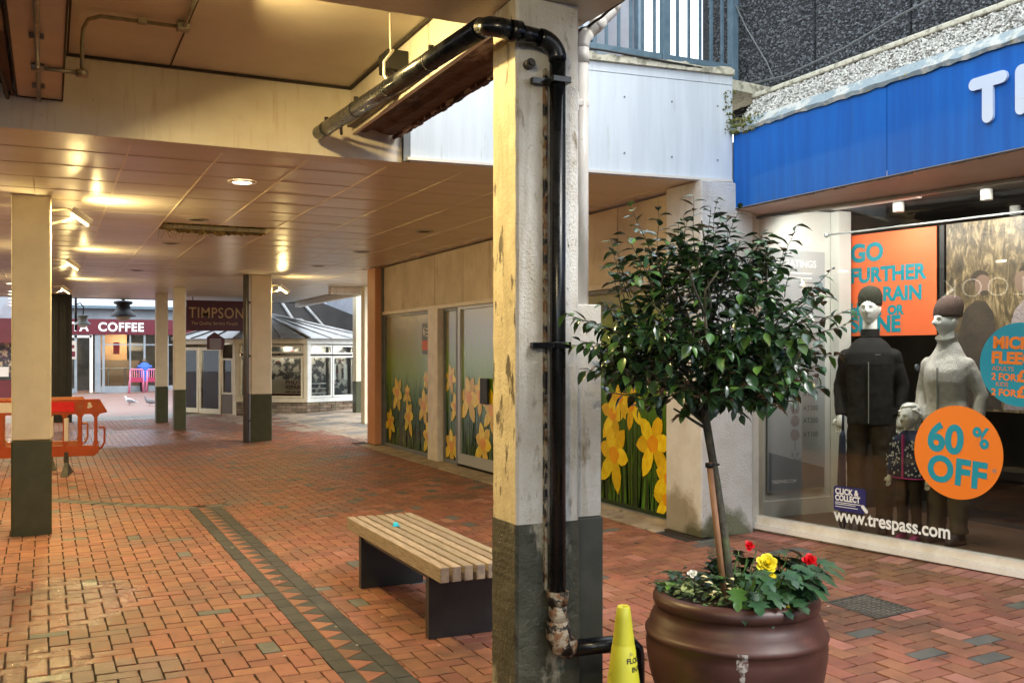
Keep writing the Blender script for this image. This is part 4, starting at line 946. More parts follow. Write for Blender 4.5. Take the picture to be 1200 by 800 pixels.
for k in range(1500):
    y = R.uniform(2.6, 6.42); t = R.random(); pebble(mb, (5.42+.18*t, y, 3.745+.12*t+.003), R.uniform(.006, .012))
obj('white_pebbles', mb, 'pebble_white', shop, kind='stuff')
up = thing('aggregate_wall', 'dark pebbledashed upper wall above the blue shop sign', 'wall', (5.7, 3, 3.7))
ya = 7.14; ks_ = [7.14, 6.06, 5.09, 4.12, 3.15, 2.0, 0]
for a, b in zip(ks_[:-1], ks_[1:]): obj('wall_panel', MB().box(5.60, b+.008, 3.75, 5.9, a-.008, 7.5), 'aggregate_base', up)
obj('joint', MB().box(5.64, 0, 3.75, 5.88, 7.1, 7.5), 'coping', up)
obj('side_panel', MB().box(5.63, 7.15, 3.75, 5.9, 7.6, 7.5), 'aggregate_base', up)
mb = MB()
for k in range(15000):
    y = R.uniform(3.2, 7.12); z = R.uniform(3.78, 5.35)
    if min(abs(y-q) for q in ks_) < .018: continue
    pebble(mb, (5.598, y, z), R.uniform(.008, .0155))
for k in range(1500): pebble(mb, (5.628, R.uniform(7.15, 7.5), R.uniform(3.8, 5.4)), R.uniform(.008, .0155))
for k in range(2200): pebble(mb, (R.uniform(3.62, 4.73), 8.298, R.uniform(3.88, 4.74)), R.uniform(.009, .018))
obj('dark_pebbles', mb, 'pebble_dark', up, kind='stuff')
mo = MB()
for k in range(260):
    t = R.random()**2; pebble(mo, (5.06+R.uniform(-.03, .06), 6.43-.02+R.uniform(-.06, .03)-t*.35, 3.40+R.uniform(-.01, .12)-t*.02), R.uniform(.006, .016))
for k in range(90): pebble(mo, (5.05+R.uniform(-.08, .02), 6.42+R.uniform(-.02, .02), 3.40+R.uniform(0, .35)), R.uniform(.004, .012))
single('moss_clump', mo, 'moss', 'green moss growing in the corner where white fascia meets the blue sign', 'moss', (5.06, 6.4, 3.4))['kind'] = 'stuff'
single('cable', MB().tube([(5.5-.1, 6.9, 3.93), (5.50, 6.3, 3.90), (5.47, 5.6, 3.93), (5.40, 5.0, 3.98), (5.33, 4.4, 4.0), (5.27, 3.9, 3.98), (5.22, 3.4, 3.93), (5.2, 2.8, 3.9)], .008, 8), 'frame_grey', 'grey cable drooping along the foot of the dark pebbledashed wall', 'cable', (5.4, 5, 3.9))
single('cable', MB().tube([(2.36, 6.66, 3.96), (3.2, 6.57, 3.97), (3.9, 6.50, 3.95), (4.4, 6.45, 3.92), (4.9, 6.42, 3.90), (5.4, 6.9, 3.93)], .009, 8), 'ink_black', 'black cable lying along the top of the white fascia', 'cable', (3.8, 6.5, 3.95))
single('cable', MB().tube([(5.46, 6.93, 5.2), (5.45, 6.93, 4.75), (5.5, 6.8, 4.45), (5.56, 6.6, 4.1), (5.56, 6.5, 3.92)], .006, 8), 'frame_grey', 'thin wire hanging from the railing post across the pebbledash', 'cable', (5.5, 6.8, 4))

# ---- inside of the shop
ins = thing('shop_interior', 'dim interior of the clothing shop behind the display window', 'room', (7, 3, .2))
obj('display_floor', gbox(MB(), 0.0, SE, .0, .20, .02, 3.6), 'shop_floor', ins)
obj('side_wall', MB().box(5.42, 6.61, .1, 6.42, 6.75, 2.9), 'shop_white', ins)
obj('skirting', MB().box(5.42, 6.595, .2, 6.42, 6.61, .34), 'shop_white', ins)
obj('side_wall', MB().box(6.42, 6.62, .1, 9.5, 6.75, 2.9), 'shop_dark', ins)
obj('back_wall', MB().box(8.9, -2, .1, 9.0, 6.6, 2.9), 'shop_dark', ins)
obj('room_ceiling', gbox(MB(), -.03, SE, 2.86, 2.9, .035, 3.7), 'shop_dark', ins)
obj('white_ceiling_panel', gbox(MB(), .25, 1.05, 2.84, 2.858, .05, .75), 'shop_white', ins)
obj('wall_end_pillar', MB().box(6.28, 6.50, .2, 6.42, 6.6, 2.86), 'shop_white', ins)
obj('near_end_wall', MB().box(5.9, -2.0, .1, 9, -1.9, 2.9), 'shop_dark', ins)
for zz in (.55, .95, 1.35): obj('shelf', gbox(MB(), 1.9, 4.4, zz, zz+.04, 1.5, 1.95), 'shop_shelf', ins)
obj('shelf_back', gbox(MB(), 1.9, 4.4, .2, 1.9, 1.95, 2.0), 'shop_dark', ins)
mb = MB()
for k in range(24):
    s = 1.95+.1*k; z = R.choice([.59, .99]); gbox(mb, s, s+.09, z, z+R.uniform(.05, .14), 1.55, 1.85, 0)
obj('folded_clothes', mb, 'kiosk_brick', ins, kind='stuff')
obj('curtain_rail', MB().tube([G(.35, 2.60, .5), G(SE-1, 2.60, .5)], .008, 10).ellipsoid(G(.34, 2.60, .5), (.022, .022, .022)), 'frame_grey', ins)
obj('stand_panel', gbox(MB(), .98, 1.02, .2, 2.66, 1.12, 1.16), 'black', ins)
# orange poster
po = thing('orange_poster', 'large orange poster with teal slogan hanging behind the mannequins', 'poster', tuple(G(.55, 1.8, 1.1)))
obj('sheet', gbox(MB(), .10, .965, 1.76, 2.655, 1.10, 1.108), 'poster_orange', po)
mb = MB(); u = GT; B_ = .006
for (s, z, tx, sz, bo) in ((.145, 2.42, 'GO', .215, .009), (.145, 2.235, 'FURTHER', .175, .0075), (.36, 2.065, '...RAIN', .165, .0075), (.135, 1.945, 'HAIL', .150, .0075), (.515, 1.945, 'OR', .105, .006), (.145, 1.80, 'SHINE', .165+.02, .009)):
    put_text(mb, tx, sz, G(s, z, 1.10), GT, ZV, bold=bo, sx=.98)
obj('lettering', mb, 'teal', po)
# woodland photograph poster
wp = thing('photo_poster', 'large woodland photograph of two walkers hanging in the shop', 'poster', tuple(G(1.8, 1.3, 1.1)))
obj('sheet', gbox(MB(), 1.04, 2.5, 1.15, 2.66, 1.12, 1.128), 'woodland_photo', wp)
def gblob(mb, s, z, rs, rz_, k, mi=0, n=20, wob=.06, ph=0):
    mb.add([G(s+rs*cos(2*pi*i/n)*(1+wob*sin(3*2*pi*i/n+ph)), z+rz_*sin(2*pi*i/n)*(1+wob*cos(2*2*pi*i/n+ph)), k) for i in range(n)], [list(range(n))], mi)
mb = MB()
def gpoly(mb, pts, k, mi): mb.add([G(p[0], p[1], k) for p in pts], [list(range(len(pts)))[::-1]], mi)
gpoly(mb, [(1.13, 1.17), (1.14, 1.75), (1.20, 1.96), (1.29, 2.03), (1.37, 2.02), (1.43, 1.93), (1.47, 1.7), (1.50, 1.17)], 1.1185, 0); gblob(mb, 1.345, 2.15, .062, .085, 1.1175, 1); gblob(mb, 1.325, 2.205, .068, .065, 1.1180, 0); gblob(mb, 1.36, 2.085, .035, .02, 1.1168, 0)
gpoly(mb, [(1.52, 1.17), (1.53, 1.70), (1.60, 1.94), (1.68, 2.03), (1.78, 2.02), (1.87, 1.9), (1.93, 1.6), (1.95, 1.17)], 1.1185, 2); gblob(mb, 1.66, 2.16, .06, .085, 1.1175, 1); gblob(mb, 1.71, 2.20, .08, .10, 1.118, 0); gpoly(mb, [(1.2, 1.30), (1.9, 1.86), (1.9, 1.92), (1.2, 1.37)], 1.1175, 3)
obj('printed_figures', mb, ['trouser_brown', 'skin', 'poster_mauve', 'strip_yellow'], wp)
# rating poster on the side wall
rp = thing('rating_poster', 'tall grey poster of rating circles on the white side wall of the window', 'poster', (5.88, 6.59, .42))
YP = 6.588
obj('sheet', MB().box(5.56, YP, .42, 6.20, YP+.006, 2.5), 'poster_grey', rp)
mb = MB().prism([(5.57, .43), (6.19, .43), (6.19, .60), (5.57, .76)], (0, YP, 0), (1, 0, 0), (0, 0, 1), (0, -1, 0), .002); obj('slate_corner', mb, 'poster_slate', rp)
mb = MB()
for z in (1.36, 1.25, 1.13, 1.02, .90): mb.prism([(5.86+.05*cos(.3*i), z+.05*sin(.3*i)) for i in range(21)], (0, YP, 0), (1, 0, 0), (0, 0, 1), (0, -1, 0), .002)
obj('rating_circle', mb, 'poster_mauve', rp)
mb = MB()
for z, tx in ((1.36, 'AT500'), (1.25, 'AT400'), (1.13, 'AT300'), (1.02, 'AT200'), (.90, 'AT100')): put_text(mb, tx, .062, (5.95, YP, z-.02), (1, 0, 0), (0, 0, 1))
for z in (1.62, 1.58, 1.72, 1.76, 1.88, 1.92, 2.0, 2.22, 2.18): mb.box(5.9, YP-.002, z, 6.15, YP-.001, z+.008)
mb.box(5.858, YP-.002, .76, 5.863, YP-.001, .85)
for k in range(3):
    a = k*pi/3; mb.box(-.075, 0, -.002, .075, .001, .002, M=Matrix.Translation((5.86, YP-.002, .68)) @ Matrix.Rotation(a, 4, 'Y'))
    for s in (-1, 1):
        for t in (.04, .06):
            mb.box(0, 0, -.0015, .022, .001, .0015, M=Matrix.Translation((5.86+s*t*cos(a), YP-.002, .68-s*t*sin(a))) @ Matrix.Rotation(a+(0 if s > 0 else pi)-.9, 4, 'Y'))
            mb.box(0, 0, -.0015, .022, .001, .0015, M=Matrix.Translation((5.86+s*t*cos(a), YP-.002, .68-s*t*sin(a))) @ Matrix.Rotation(a+(0 if s > 0 else pi)+.9, 4, 'Y'))
obj('print', mb, 'poster_ink', rp)
mb = MB(); put_text(mb, 'AT RATINGS', .085, (5.62, YP, 2.36), (1, 0, 0), (0, 0, 1), bold=.002); put_text(mb, 'TRESPASS.COM', .04, (5.60, YP-.002, .49), (1, 0, 0), (0, 0, 1), bold=.001)
for z in (2.30, 2.26): mb.box(5.62, YP-.002, z, 6.05, YP-.001, z+.010)
obj('print', mb, 'print_white', rp)
# round window stickers
def disc(name, s, z, r, m, label, sq=1.):
    t = thing(name, label, 'sticker', tuple(G(s, z, -.006)))
    mb = MB().prism([(s+r*cos(2*pi*i/64), z+r*sin(2*pi*i/64)) for i in range(64)], G(0, 0, -.004), GT, ZV, -GM, .0015); obj('disc', mb, m, t); return t
KS = -.0056
t = disc('sale_sticker', 1.789, .925, .322, 'sticker_orange', 'round orange sticker reading 60% OFF on the shop window')
mb = MB(); rt_ = -.07
put_text(mb, '60', .27, G(1.565, .935, KS), GT, ZV, bold=.010, rot=rt_, sx=.98); put_text(mb, '%', .19, G(1.895, .975, KS), GT, ZV, bold=.006, rot=rt_, sx=.9)
put_text(mb, 'OFF', .245, G(1.565, .725, KS), GT, ZV, bold=.010, space=1.06, rot=rt_, sx=.96); put_text(mb, '*', .07, G(2.035, .79, KS), GT, ZV, rot=rt_)
obj('lettering', mb, 'teal_bright', t)
t = disc('offer_sticker', 2.225, 1.533, .275, 'teal_bright', 'round teal sticker about fleece offers at the right edge of the window')
mb = MB()
put_text(mb, 'MICRO', .105, G(2.04, 1.645, KS), GT, ZV, bold=.005, rot=-.04); put_text(mb, 'FLEECE', .105, G(2.03, 1.545, KS), GT, ZV, bold=.005, rot=-.04)
put_text(mb, 'ADULTS', .04, G(2.035, 1.495, KS), GT, ZV, rot=-.04); put_text(mb, '2 FOR', .062, G(2.03, 1.433, KS), GT, ZV, bold=.002, rot=-.04); put_text(mb, '£25', .10, G(2.20, 1.425, KS), GT, ZV, bold=.005, rot=-.04)
put_text(mb, 'KIDS', .04, G(2.06, 1.39, KS), GT, ZV, rot=-.04); put_text(mb, '2 FOR', .062, G(2.03, 1.33, KS), GT, ZV, bold=.002, rot=-.04); put_text(mb, '£20', .10, G(2.20, 1.322, KS), GT, ZV, bold=.005, rot=-.04)
obj('lettering', mb, 'sticker_orange', t)
t = thing('collect_sticker', 'small navy sticker reading CLICK & COLLECT low on the window', 'sticker', tuple(G(.91, .5, -.006)))
obj('backing', MB().prism([(.785, .41), (.80, .40), (1.055, .40), (1.07, .42), (1.07, .575), (1.055, .59), (.80, .59), (.785, .575)], G(0, 0, -.004), GT, ZV, -GM, .0012), 'sticker_navy', t)
mb = MB(); put_text(mb, 'CLICK &', .06, G(.80, .53, KS), GT, ZV, bold=.0025, sx=.92); put_text(mb, 'COLLECT', .06, G(.80, .48, KS), GT, ZV, bold=.0025, sx=.85)
for z, e in ((.462, 1.03), (.449, .98), (.43, 1.0)): mb.prism([(.80, z), (e, z), (e, z+.005), (.80, z+.005)], G(0, 0, KS), GT, ZV, -GM, .0008)
stroke(mb, [(1.045, .455), (1.075, .425)], .014, G(0, 0, KS-.0012), GT, ZV, .0008)
obj('print', mb, 'print_white', t)
t = thing('web_address', 'white vinyl web address lettering along the foot of the shop window', 'lettering', tuple(G(1.3, .35, -.006)))
mb = MB(); put_text(mb, 'www.trespass.com', .137, G(.79, .322, -.004), GT, ZV, bold=.0035, sx=.91, space=1.0); obj('letters', mb, 'print_white', t)

# ================================================================ MANNEQUINS
def head(mb, c, rz, h=.235, mi=0, tilt=0):
    """modelled head; face looks along -Y before rotation"""
    nu, nv = 48, 40; vs = []; M = Matrix.Translation(Vector(c)) @ Matrix.Rotation(rz, 4, 'Z') @ Matrix.Rotation(tilt, 4, 'X')
    s = h/.235; g = lambda d, w: math.exp(-(d/w)**2)
    for i in range(nv+1):
        a = pi*i/nv; z = cos(a)
        for k in range(nu):
            b = 2*pi*k/nu; x, y = sin(a)*cos(b), sin(a)*sin(b)
            X, Y, Z = x*.073, y*.096, z*.126
            if z < 0: X *= 1-.34*abs(z)**1.2; Y *= 1-.10*abs(z)
            if y > 0 and z < -.1: Y *= 1-.42*min(1, (-z-.1)*1.3)
            if y < 0:
                f = max(0, -y)
                Y -= .036*g(x, .15)*(g(z+.16, .13) if z < -.16 else g(z+.16, .30))*f*1.1
                Y -= .010*g(x, .34)*g(z+.44, .06); Y -= .009*g(x, .30)*g(z+.55, .05); Y += .006*g(x, .36)*g(z+.495, .03)
                Y += .016*(g(x-.34, .15)+g(x+.34, .15))*g(z-.06, .11)
                Y -= .010*(g(x-.34, .2)+g(x+.34, .2))*g(z-.24, .08)
                Y -= .010*g(x, .3)*g(z+.80, .18); Y += .004*g(x, .5)*g(z+.64, .07)
                Y -= .004*(g(x-.5, .16)+g(x+.5, .16))*g(z+.12, .16)
            vs.append(M @ Vector((X*s, Y*s, Z*s)))
    mb.add(vs, [(i*nu+k, (i+1)*nu+k, (i+1)*nu+(k+1) % nu, i*nu+(k+1) % nu) for i in range(nv) for k in range(nu)], mi, True)
    for sg in (-1, 1):
        mb.ellipsoid(M @ Vector((sg*.071*s, .010*s, -.008*s)), (.009*s, .018*s, .030*s), 12, 8, mi, Matrix.Rotation(rz, 3, 'Z') @ Matrix.Rotation(sg*.25, 3, 'Y'))
def hand(mb, c, d, side, L=.18, mi=0, curl=.5):
    """palm, four unequal curled fingers and a thumb; d = direction the hand points"""
    c = Vector(c); d = Vector(d).normalized(); n_ = Vector((0, -1, 0)); n_ = (n_-d*n_.dot(d)).normalized(); w = d.cross(n_)*side
    k = L/.18
    mb.tube([c-d*.01, c+d*.03*k, c+d*.07*k, c+d*.092*k], [.024*k, .032*k, .036*k, .030*k], 12, mi)
    for i, (o_, ln) in enumerate(((-.027, .062), (-.009, .074), (.009, .070), (.026, .054))):
        p = c+d*.085*k+w*o_*k; pts = [p]; dr = d.copy(); rr_ = [.0095*k]
        for q in range(3):
            dr = (dr*cos(curl*.8)+n_*sin(curl*.8)).normalized() if q else dr; p = p+dr*ln*k/3; pts.append(p); rr_.append(.0088*k-.0012*q*k)
        mb.tube(pts, rr_, 8, mi)
    p = c+d*.03*k-w*.03*k; mb.tube([p, p-w*.02*k+d*.02*k+n_*.008*k, p-w*.022*k+d*.05*k+n_*.014*k], [.013*k, .011*k, .008*k], 8, mi)
def loft(mb, rings, seg=28, mi=0):
    """rings: (cx, cy, z, rx, ry, power)"""
    vs = []
    for (cx, cy, z, rx, ry, pw) in rings:
        for k in range(seg):
            a = 2*pi*k/seg; ca, sa = cos(a), sin(a); vs.append((cx+rx*math.copysign(abs(ca)**(2/pw), ca), cy+ry*math.copysign(abs(sa)**(2/pw), sa), z))
    fs = [(i*seg+k, i*seg+(k+1) % seg, (i+1)*seg+(k+1) % seg, (i+1)*seg+k) for i in range(len(rings)-1) for k in range(seg)]
    mb.add(vs, fs, mi, True); b = len(mb.v)-len(vs)
    mb.f.append([b+k for k in range(seg)][::-1]); mb.m.append(mi); mb.sm.append(False); mb.f.append([b+(len(rings)-1)*seg+k for k in range(seg)]); mb.m.append(mi); mb.sm.append(False)
def fuse(o, vox, it=6, fold=0.):
    r = o.modifiers.new('fuse', 'REMESH'); r.mode = 'VOXEL'; r.voxel_size = vox; r.use_smooth_shade = True
    s = o.modifiers.new('soften', 'SMOOTH'); s.factor = .5; s.iterations = it
    if fold:
        tx = bpy.data.textures.new('folds', 'CLOUDS'); tx.noise_scale = .09; tx.noise_depth = 1
        for k, (st_, sc_) in enumerate(((fold, .11), (fold*.5, .045))):
            tx = bpy.data.textures.new('folds', 'CLOUDS'); tx.noise_scale = sc_; tx.noise_depth = 1
            d = o.modifiers.new('folds', 'DISPLACE'); d.texture = tx; d.strength = st_; d.mid_level = .5; d.texture_coords = 'LOCAL'
def beanie(mb, c, h, cuff=True, mi=0, rz=0, slouch=.15):
    s = h/.235; M = Matrix.Translation(Vector(c)) @ Matrix.Rotation(rz, 4, 'Z'); seg = 56; prof = [(.083, .015), (.088, .015), (.092, .04), (.091, .07), (.093, .08), (.088, .112), (.074, .145), (.050, .166), (.024, .176), (.001, .178)]
    vs = []
    for j, (r, z) in enumerate(prof):
        for k in range(seg):
            a = 2*pi*k/seg; rr_ = r*(1+(.018 if k % 2 else -.018)*(1 if j < 8 else 0)); vs.append(M @ Vector((rr_*cos(a)*s*.98, (rr_*1.14*sin(a)+.006+slouch*max(0, z-.05))*s, z*s)))
    mb.add(vs, [(j*seg+k, j*seg+(k+1) % seg, (j+1)*seg+(k+1) % seg, (j+1)*seg+k) for j in range(len(prof)-1) for k in range(seg)], mi, True)
def legs(t, H, m, spread=.095, z0=.075, shoe='shoe', stance=0, mname='trousers'):
    mb = MB(); hz = H*.52
    loft(mb, [(0, 0, hz-.10*H/1.8, .155*H/1.8, .105*H/1.8, 2.4), (0, 0, hz, .16*H/1.8, .11*H/1.8, 2.4), (0, 0, hz+.06*H/1.8, .15*H/1.8, .10*H/1.8, 2.3)])
    k = H/1.8
    for sg in (-1, 1):
        yk = stance*sg
        loft(mb, [(sg*spread*k*1.05, yk, z0, .072*k, .085*k, 2.2), (sg*spread*k*1.05, yk, z0+.05, .066*k, .078*k, 2), (sg*spread*k*1.03, yk*.8, .28*k, .07*k, .078*k, 2), (sg*spread*k, yk*.5-.01, .50*k, .074*k, .08*k, 2), (sg*.088*k, yk*.3, .70*k, .083*k, .09*k, 2), (sg*.08*k, 0, .90*k, .085*k, .1*k, 2.2)], 20)
    o = obj(mname, mb, m, t, local=True); fuse(o, .011*k+.001, 4, .016)
    for sg in (-1, 1):
        mb = MB(); x = sg*spread*k*1.05; yk = stance*sg
        loft(mb, [(x, yk-.045*k, 0, .045*k, .135*k, 2.6), (x, yk-.045*k, .03*k, .047*k, .135*k, 2.4), (x, yk-.03*k, .06*k, .042*k, .11*k, 2.2), (x, yk+.02*k, .10*k, .04*k, .05*k, 2)], 20); obj('shoe', mb, shoe, t, local=True)
def arm(mb, sh, el, wr, k, mi=0, r=(.058, .054, .05, .043, .038)):
    sh, el, wr = Vector(sh)-ZV*.035*k, Vector(el), Vector(wr); mb.ellipsoid(sh, (r[0]*k*1.04,)*3, 16, 10, mi); mb.tube([sh, sh.lerp(el, .5), el, el.lerp(wr, .5), wr], [q*k for q in r], 16, mi)

ZF = .20
for s_l, k_l, e_l in ((.75, .9, 2), (1.5, .9, 2), (2.4, .9, 2), (.25, .3, 2.2), (1.2, 1.9, 3), (.6, .22, 8), (1.25, .22, 13), (1.75, .22, 11)):  # lights added to brighten the mannequins, posters and side wall
    tl = thing('added_shop_light', 'added light on the shop ceiling '+{.75: 'above the male mannequin', 1.5: 'above the female mannequin', 2.4: 'behind the teal sticker', .25: 'next to the rating poster', 1.2: 'farthest from the window', .6: 'at the glass on the left', 1.25: 'at the glass in the middle', 1.75: 'at the glass above the round orange sticker'}[s_l], 'added light', tuple(G(s_l, 2.8, k_l)), group='added lights inside the shop window')
    obj('can', MB().tube([G(s_l, 2.86, k_l), G(s_l, 2.78, k_l)], .045, 14), 'lamp_white', tl)
    L_ = bpy.data.lights.new('lamp', 'AREA'); L_.shape = 'DISK'; L_.size = .25; L_.energy = e_l; L_.color = (1, .93, .85); lo = bpy.data.objects.new('lamp', L_); COL.objects.link(lo)
    lo.parent = tl; lo.location = (0, 0, -.04); lo.rotation_euler = (GM*(-1.0 if k_l < .5 else .25 if k_l < 1.5 else -.8)+ZV*1).to_track_quat('Z', 'Y').to_euler()
# --- male
mp = G(.81, ZF, .42); mt = thing('mannequin', 'white male mannequin in dark green beanie, black zip jacket and brown trousers', 'mannequin', tuple(mp), rz=radians(-50))
legs(mt, 1.84, 'trouser_brown', .10)
mb = MB()
loft(mb, [(0, 0, .84, .175, .118, 2.5), (0, 0, 1.0, .17, .115, 2.4), (0, 0, 1.15, .172, .115, 2.4), (0, 0, 1.32, .185, .125, 2.3), (0, .005, 1.41, .18, .115, 2.2), (0, .01, 1.48, .135, .09, 2.1), (0, .01, 1.54, .07, .065, 2)])
arm(mb, (-.175, .01, 1.415), (-.235, .05, 1.15), (-.22, -.05, .91), 1.0); arm(mb, (.175, .01, 1.415), (.245, .06, 1.15), (.225, 0, .91), 1.0)
o = obj('jacket', mb, 'jacket_black', mt, local=True); fuse(o, .0105, 5, .012)
mb = MB(); loft(mb, [(0, 0, 1.30, .19, .129, 2.3), (0, .005, 1.41, .184, .119, 2.2), (0, .01, 1.485, .139, .094, 2.1), (0, .01, 1.53, .085, .07, 2)])
arm(mb, (-.176, .01, 1.418), (-.20, .022, 1.34), (-.208, .03, 1.30), 1.07); arm(mb, (.176, .01, 1.418), (.20, .022, 1.34), (.21, .035, 1.30), 1.07)
o = obj('yoke', mb, 'jacket_yoke', mt, local=True); fuse(o, .011, 4)
mb = MB(); mb.tube([(0, .012, 1.54), (0, .012, 1.60)], [.075, .070], 20, caps=False); obj('collar', mb, 'jacket_yoke', mt, local=True)
mb = MB().box(-.003, -.137, .86, .003, -.115, 1.34); mb.box(.05, -.139, 1.395, .09, -.135, 1.40); obj('zip', mb, 'frame_silver', mt, local=True)
mb = MB(); mb.tube([(0, .015, 1.54), (0, .008, 1.60), (0, .002, 1.68)], [.062, .056, .055], 20); head(mb, (0, -.014, 1.755), radians(-8), .245); o = obj('head', mb, 'mannequin_white', mt, local=True)
mb = MB(); beanie(mb, (0, -.004, 1.768), .236, rz=radians(-8)); obj('beanie', mb, 'beanie_dark', mt, local=True)
for sg, w in ((-1, (-.22, -.055, .905)), (1, (.225, 0, .905))): mb = MB(); hand(mb, w, (0.02*sg, -.15, -1), sg, .17); obj('hand', mb, 'mannequin_white', mt, local=True)
single('folded_umbrella', MB().tube([G(.70, .205, .22), G(.70, .26, .22), G(.70, .6, .21), G(.715, .95, .2), G(.72, 1.0, .2)], [.012, .03, .034, .026, .012], 12).tube([G(.72, 1.0, .2), G(.722, 1.12, .2)], .01, 8), 'kid_navy', 'dark furled umbrella leaning beside the male mannequin in the window', 'umbrella', tuple(G(.70, .2, .22)))
# --- female
fp = G(1.44, ZF, .46); ft = thing('mannequin', 'white female mannequin in brown knitted beanie and pale grey fleece', 'mannequin', tuple(fp), rz=radians(-78))
legs(ft, 1.72, 'trouser_khaki', .085)
mb = MB()
loft(mb, [(0, 0, .80, .175, .125, 2.3), (0, 0, .92, .165, .12, 2.3), (0, 0, 1.06, .145, .105, 2.2), (0, -.012, 1.2, .158, .13, 2.2), (0, -.008, 1.28, .16, .128, 2.2), (0, .008, 1.36, .148, .10, 2.1), (0, .01, 1.43, .10, .08, 2.1), (0, .012, 1.50, .066, .066, 2)])
arm(mb, (-.148, .01, 1.355), (-.225, .06, 1.12), (-.20, -.05, .90), .95, r=(.06, .056, .052, .046, .042)); arm(mb, (.148, .01, 1.355), (.22, .07, 1.11), (.215, .02, .86), .95, r=(.06, .056, .052, .046, .042))
o = obj('fleece_jacket', mb, 'fleece', ft, local=True); fuse(o, .0105, 5, .011)
mb = MB(); mb.tube([(0, .012, 1.44), (0, .004, 1.50), (0, -.01, 1.535)], [.078, .070, .082], 20, caps=False); mb.tube([(0, -.01, 1.535), (0, .004, 1.50), (0, .012, 1.46)], [.077, .064, .066], 20, caps=False); obj('collar', mb, 'fleece', ft, local=True)
mb = MB().box(-.003, -.15, .82, .003, -.12, 1.30); obj('zip', mb, 'frame_silver', ft, local=True)
mb = MB(); mb.prism([(.026*cos(.4*i), .026*sin(.4*i)) for i in range(16)], (-.222, -.02, 1.30), (0, 1, 0), (0, 0, 1), (-1, 0, 0), .012); obj('arm_badge', mb, 'poster_slate', ft, local=True)
mb = MB(); mb.tube([(0, .012, 1.46), (0, .006, 1.52), (0, .0, 1.60)], [.054, .048, .047], 20); head(mb, (0, -.012, 1.645), radians(-22), .228); obj('head', mb, 'mannequin_white', ft, local=True)
mb = MB(); beanie(mb, (0, -.002, 1.660), .240, rz=radians(-22), slouch=.25); obj('beanie', mb, 'beanie_brown', ft, local=True)
for sg, w in ((-1, (-.20, -.055, .895)), (1, (.215, .02, .855))): mb = MB(); hand(mb, w, (0.02*sg, -.25, -1), sg, .16); obj('hand', mb, 'mannequin_white', ft, local=True)
# --- child
kp = G(1.235, ZF, .30); kt = thing('mannequin', 'small white child mannequin in navy star-patterned jacket with pink zip', 'mannequin', tuple(kp), rz=radians(-78))
legs(kt, 1.02, 'trouser_brown', .095, z0=.06, shoe='kid_pink')
mb = MB()
loft(mb, [(0, 0, .47, .125, .095, 2.3), (0, 0, .56, .12, .092, 2.3), (0, 0, .68, .115, .086, 2.2), (0, 0, .76, .112, .078, 2.2), (0, .005, .80, .08, .06, 2.1), (0, .005, .83, .047, .045, 2)])
arm(mb, (-.105, 0, .77), (-.15, .02, .62), (-.155, -.02, .48), .62); arm(mb, (.105, 0, .77), (.15, .02, .62), (.155, -.02, .48), .62)
o = obj('jacket', mb, 'kid_navy', kt, local=True); fuse(o, .008, 4)
def star(mb, c, u, v, r, mi=0):
    c, u, v = Vector(c), Vector(u), Vector(v); p = [c+u*(r*(1 if i % 2 == 0 else .42)*cos(pi*i/5+.3))+v*(r*(1 if i % 2 == 0 else .42)*sin(pi*i/5+.3)) for i in range(10)]; nn = u.cross(v).normalized()
    k = len(mb.v); mb.v += [tuple(q+nn*.001) for q in p]+[tuple(c+nn*.0022)]
    for i in range(10): mb.f.append([k+i, k+(i+1) % 10, k+10]); mb.m.append(mi); mb.sm.append(False)
mb = MB(); rr = random.Random(3)
for k in range(120):
    a = rr.uniform(-pi, 0.0); z = rr.uniform(.49, .765); f = .118 if z > .6 else .123
    rx, ry = f+.006, .094; c = Vector((rx*cos(a), ry*sin(a), z)); nrm = Vector((cos(a)/rx, sin(a)/ry, 0)).normalized()
    if abs(c.x) < .018: continue
    star(mb, c+nrm*.004, Vector((-nrm.y, nrm.x, 0)), Vector((0, 0, 1)), rr.uniform(.008, .016))
for sg in (-1, 1):
    for k in range(16):
        t_ = rr.random(); c = Vector((sg*(.105+.048*min(1, t_*2)), .0, .77-.29*t_)); a = rr.uniform(-pi*.9, -pi*.1); nrm = Vector((cos(a), sin(a), 0)); star(mb, c+nrm*(.037), Vector((-nrm.y, nrm.x, 0)), Vector((0, 0, 1)), rr.uniform(.008, .014))
obj('star_print', mb, 'kid_white', kt, local=True, kind='stuff')
mb = MB().box(-.006, -.103, .475, .006, -.08, .80); mb.tube([(.126*cos(a), .097*sin(a), .474) for a in [2*pi*i/30 for i in range(31)]], .005, 6); obj('pink_trim', mb, 'kid_pink', kt, local=True)
mb = MB(); mb.tube([(0, .005, .80), (0, 0, .87)], [.040, .036], 16); head(mb, (0, -.008, .925), radians(-8), .195)
hb = MB()
for k in range(90):
    a = rr.uniform(0, 2*pi); e = rr.uniform(.15, 1.45); c = Vector((0, .004, .93))+Vector((.066*cos(a)*cos(e), .082*sin(a)*cos(e), .098*sin(e)))
    if c.y < -.03 and c.z < .99: continue
    hb.ellipsoid(c, (.024, .024, .013), 8, 6)
obj('head', mb, 'mannequin_white', kt, local=True); o = obj('hair', hb, 'mannequin_white', kt, local=True); fuse(o, .005, 3)
for sg in (-1, 1): mb = MB(); hand(mb, (sg*.155, -.02, .478), (0.02*sg, -.1, -1), sg, .10); obj('hand', mb, 'mannequin_white', kt, local=True)
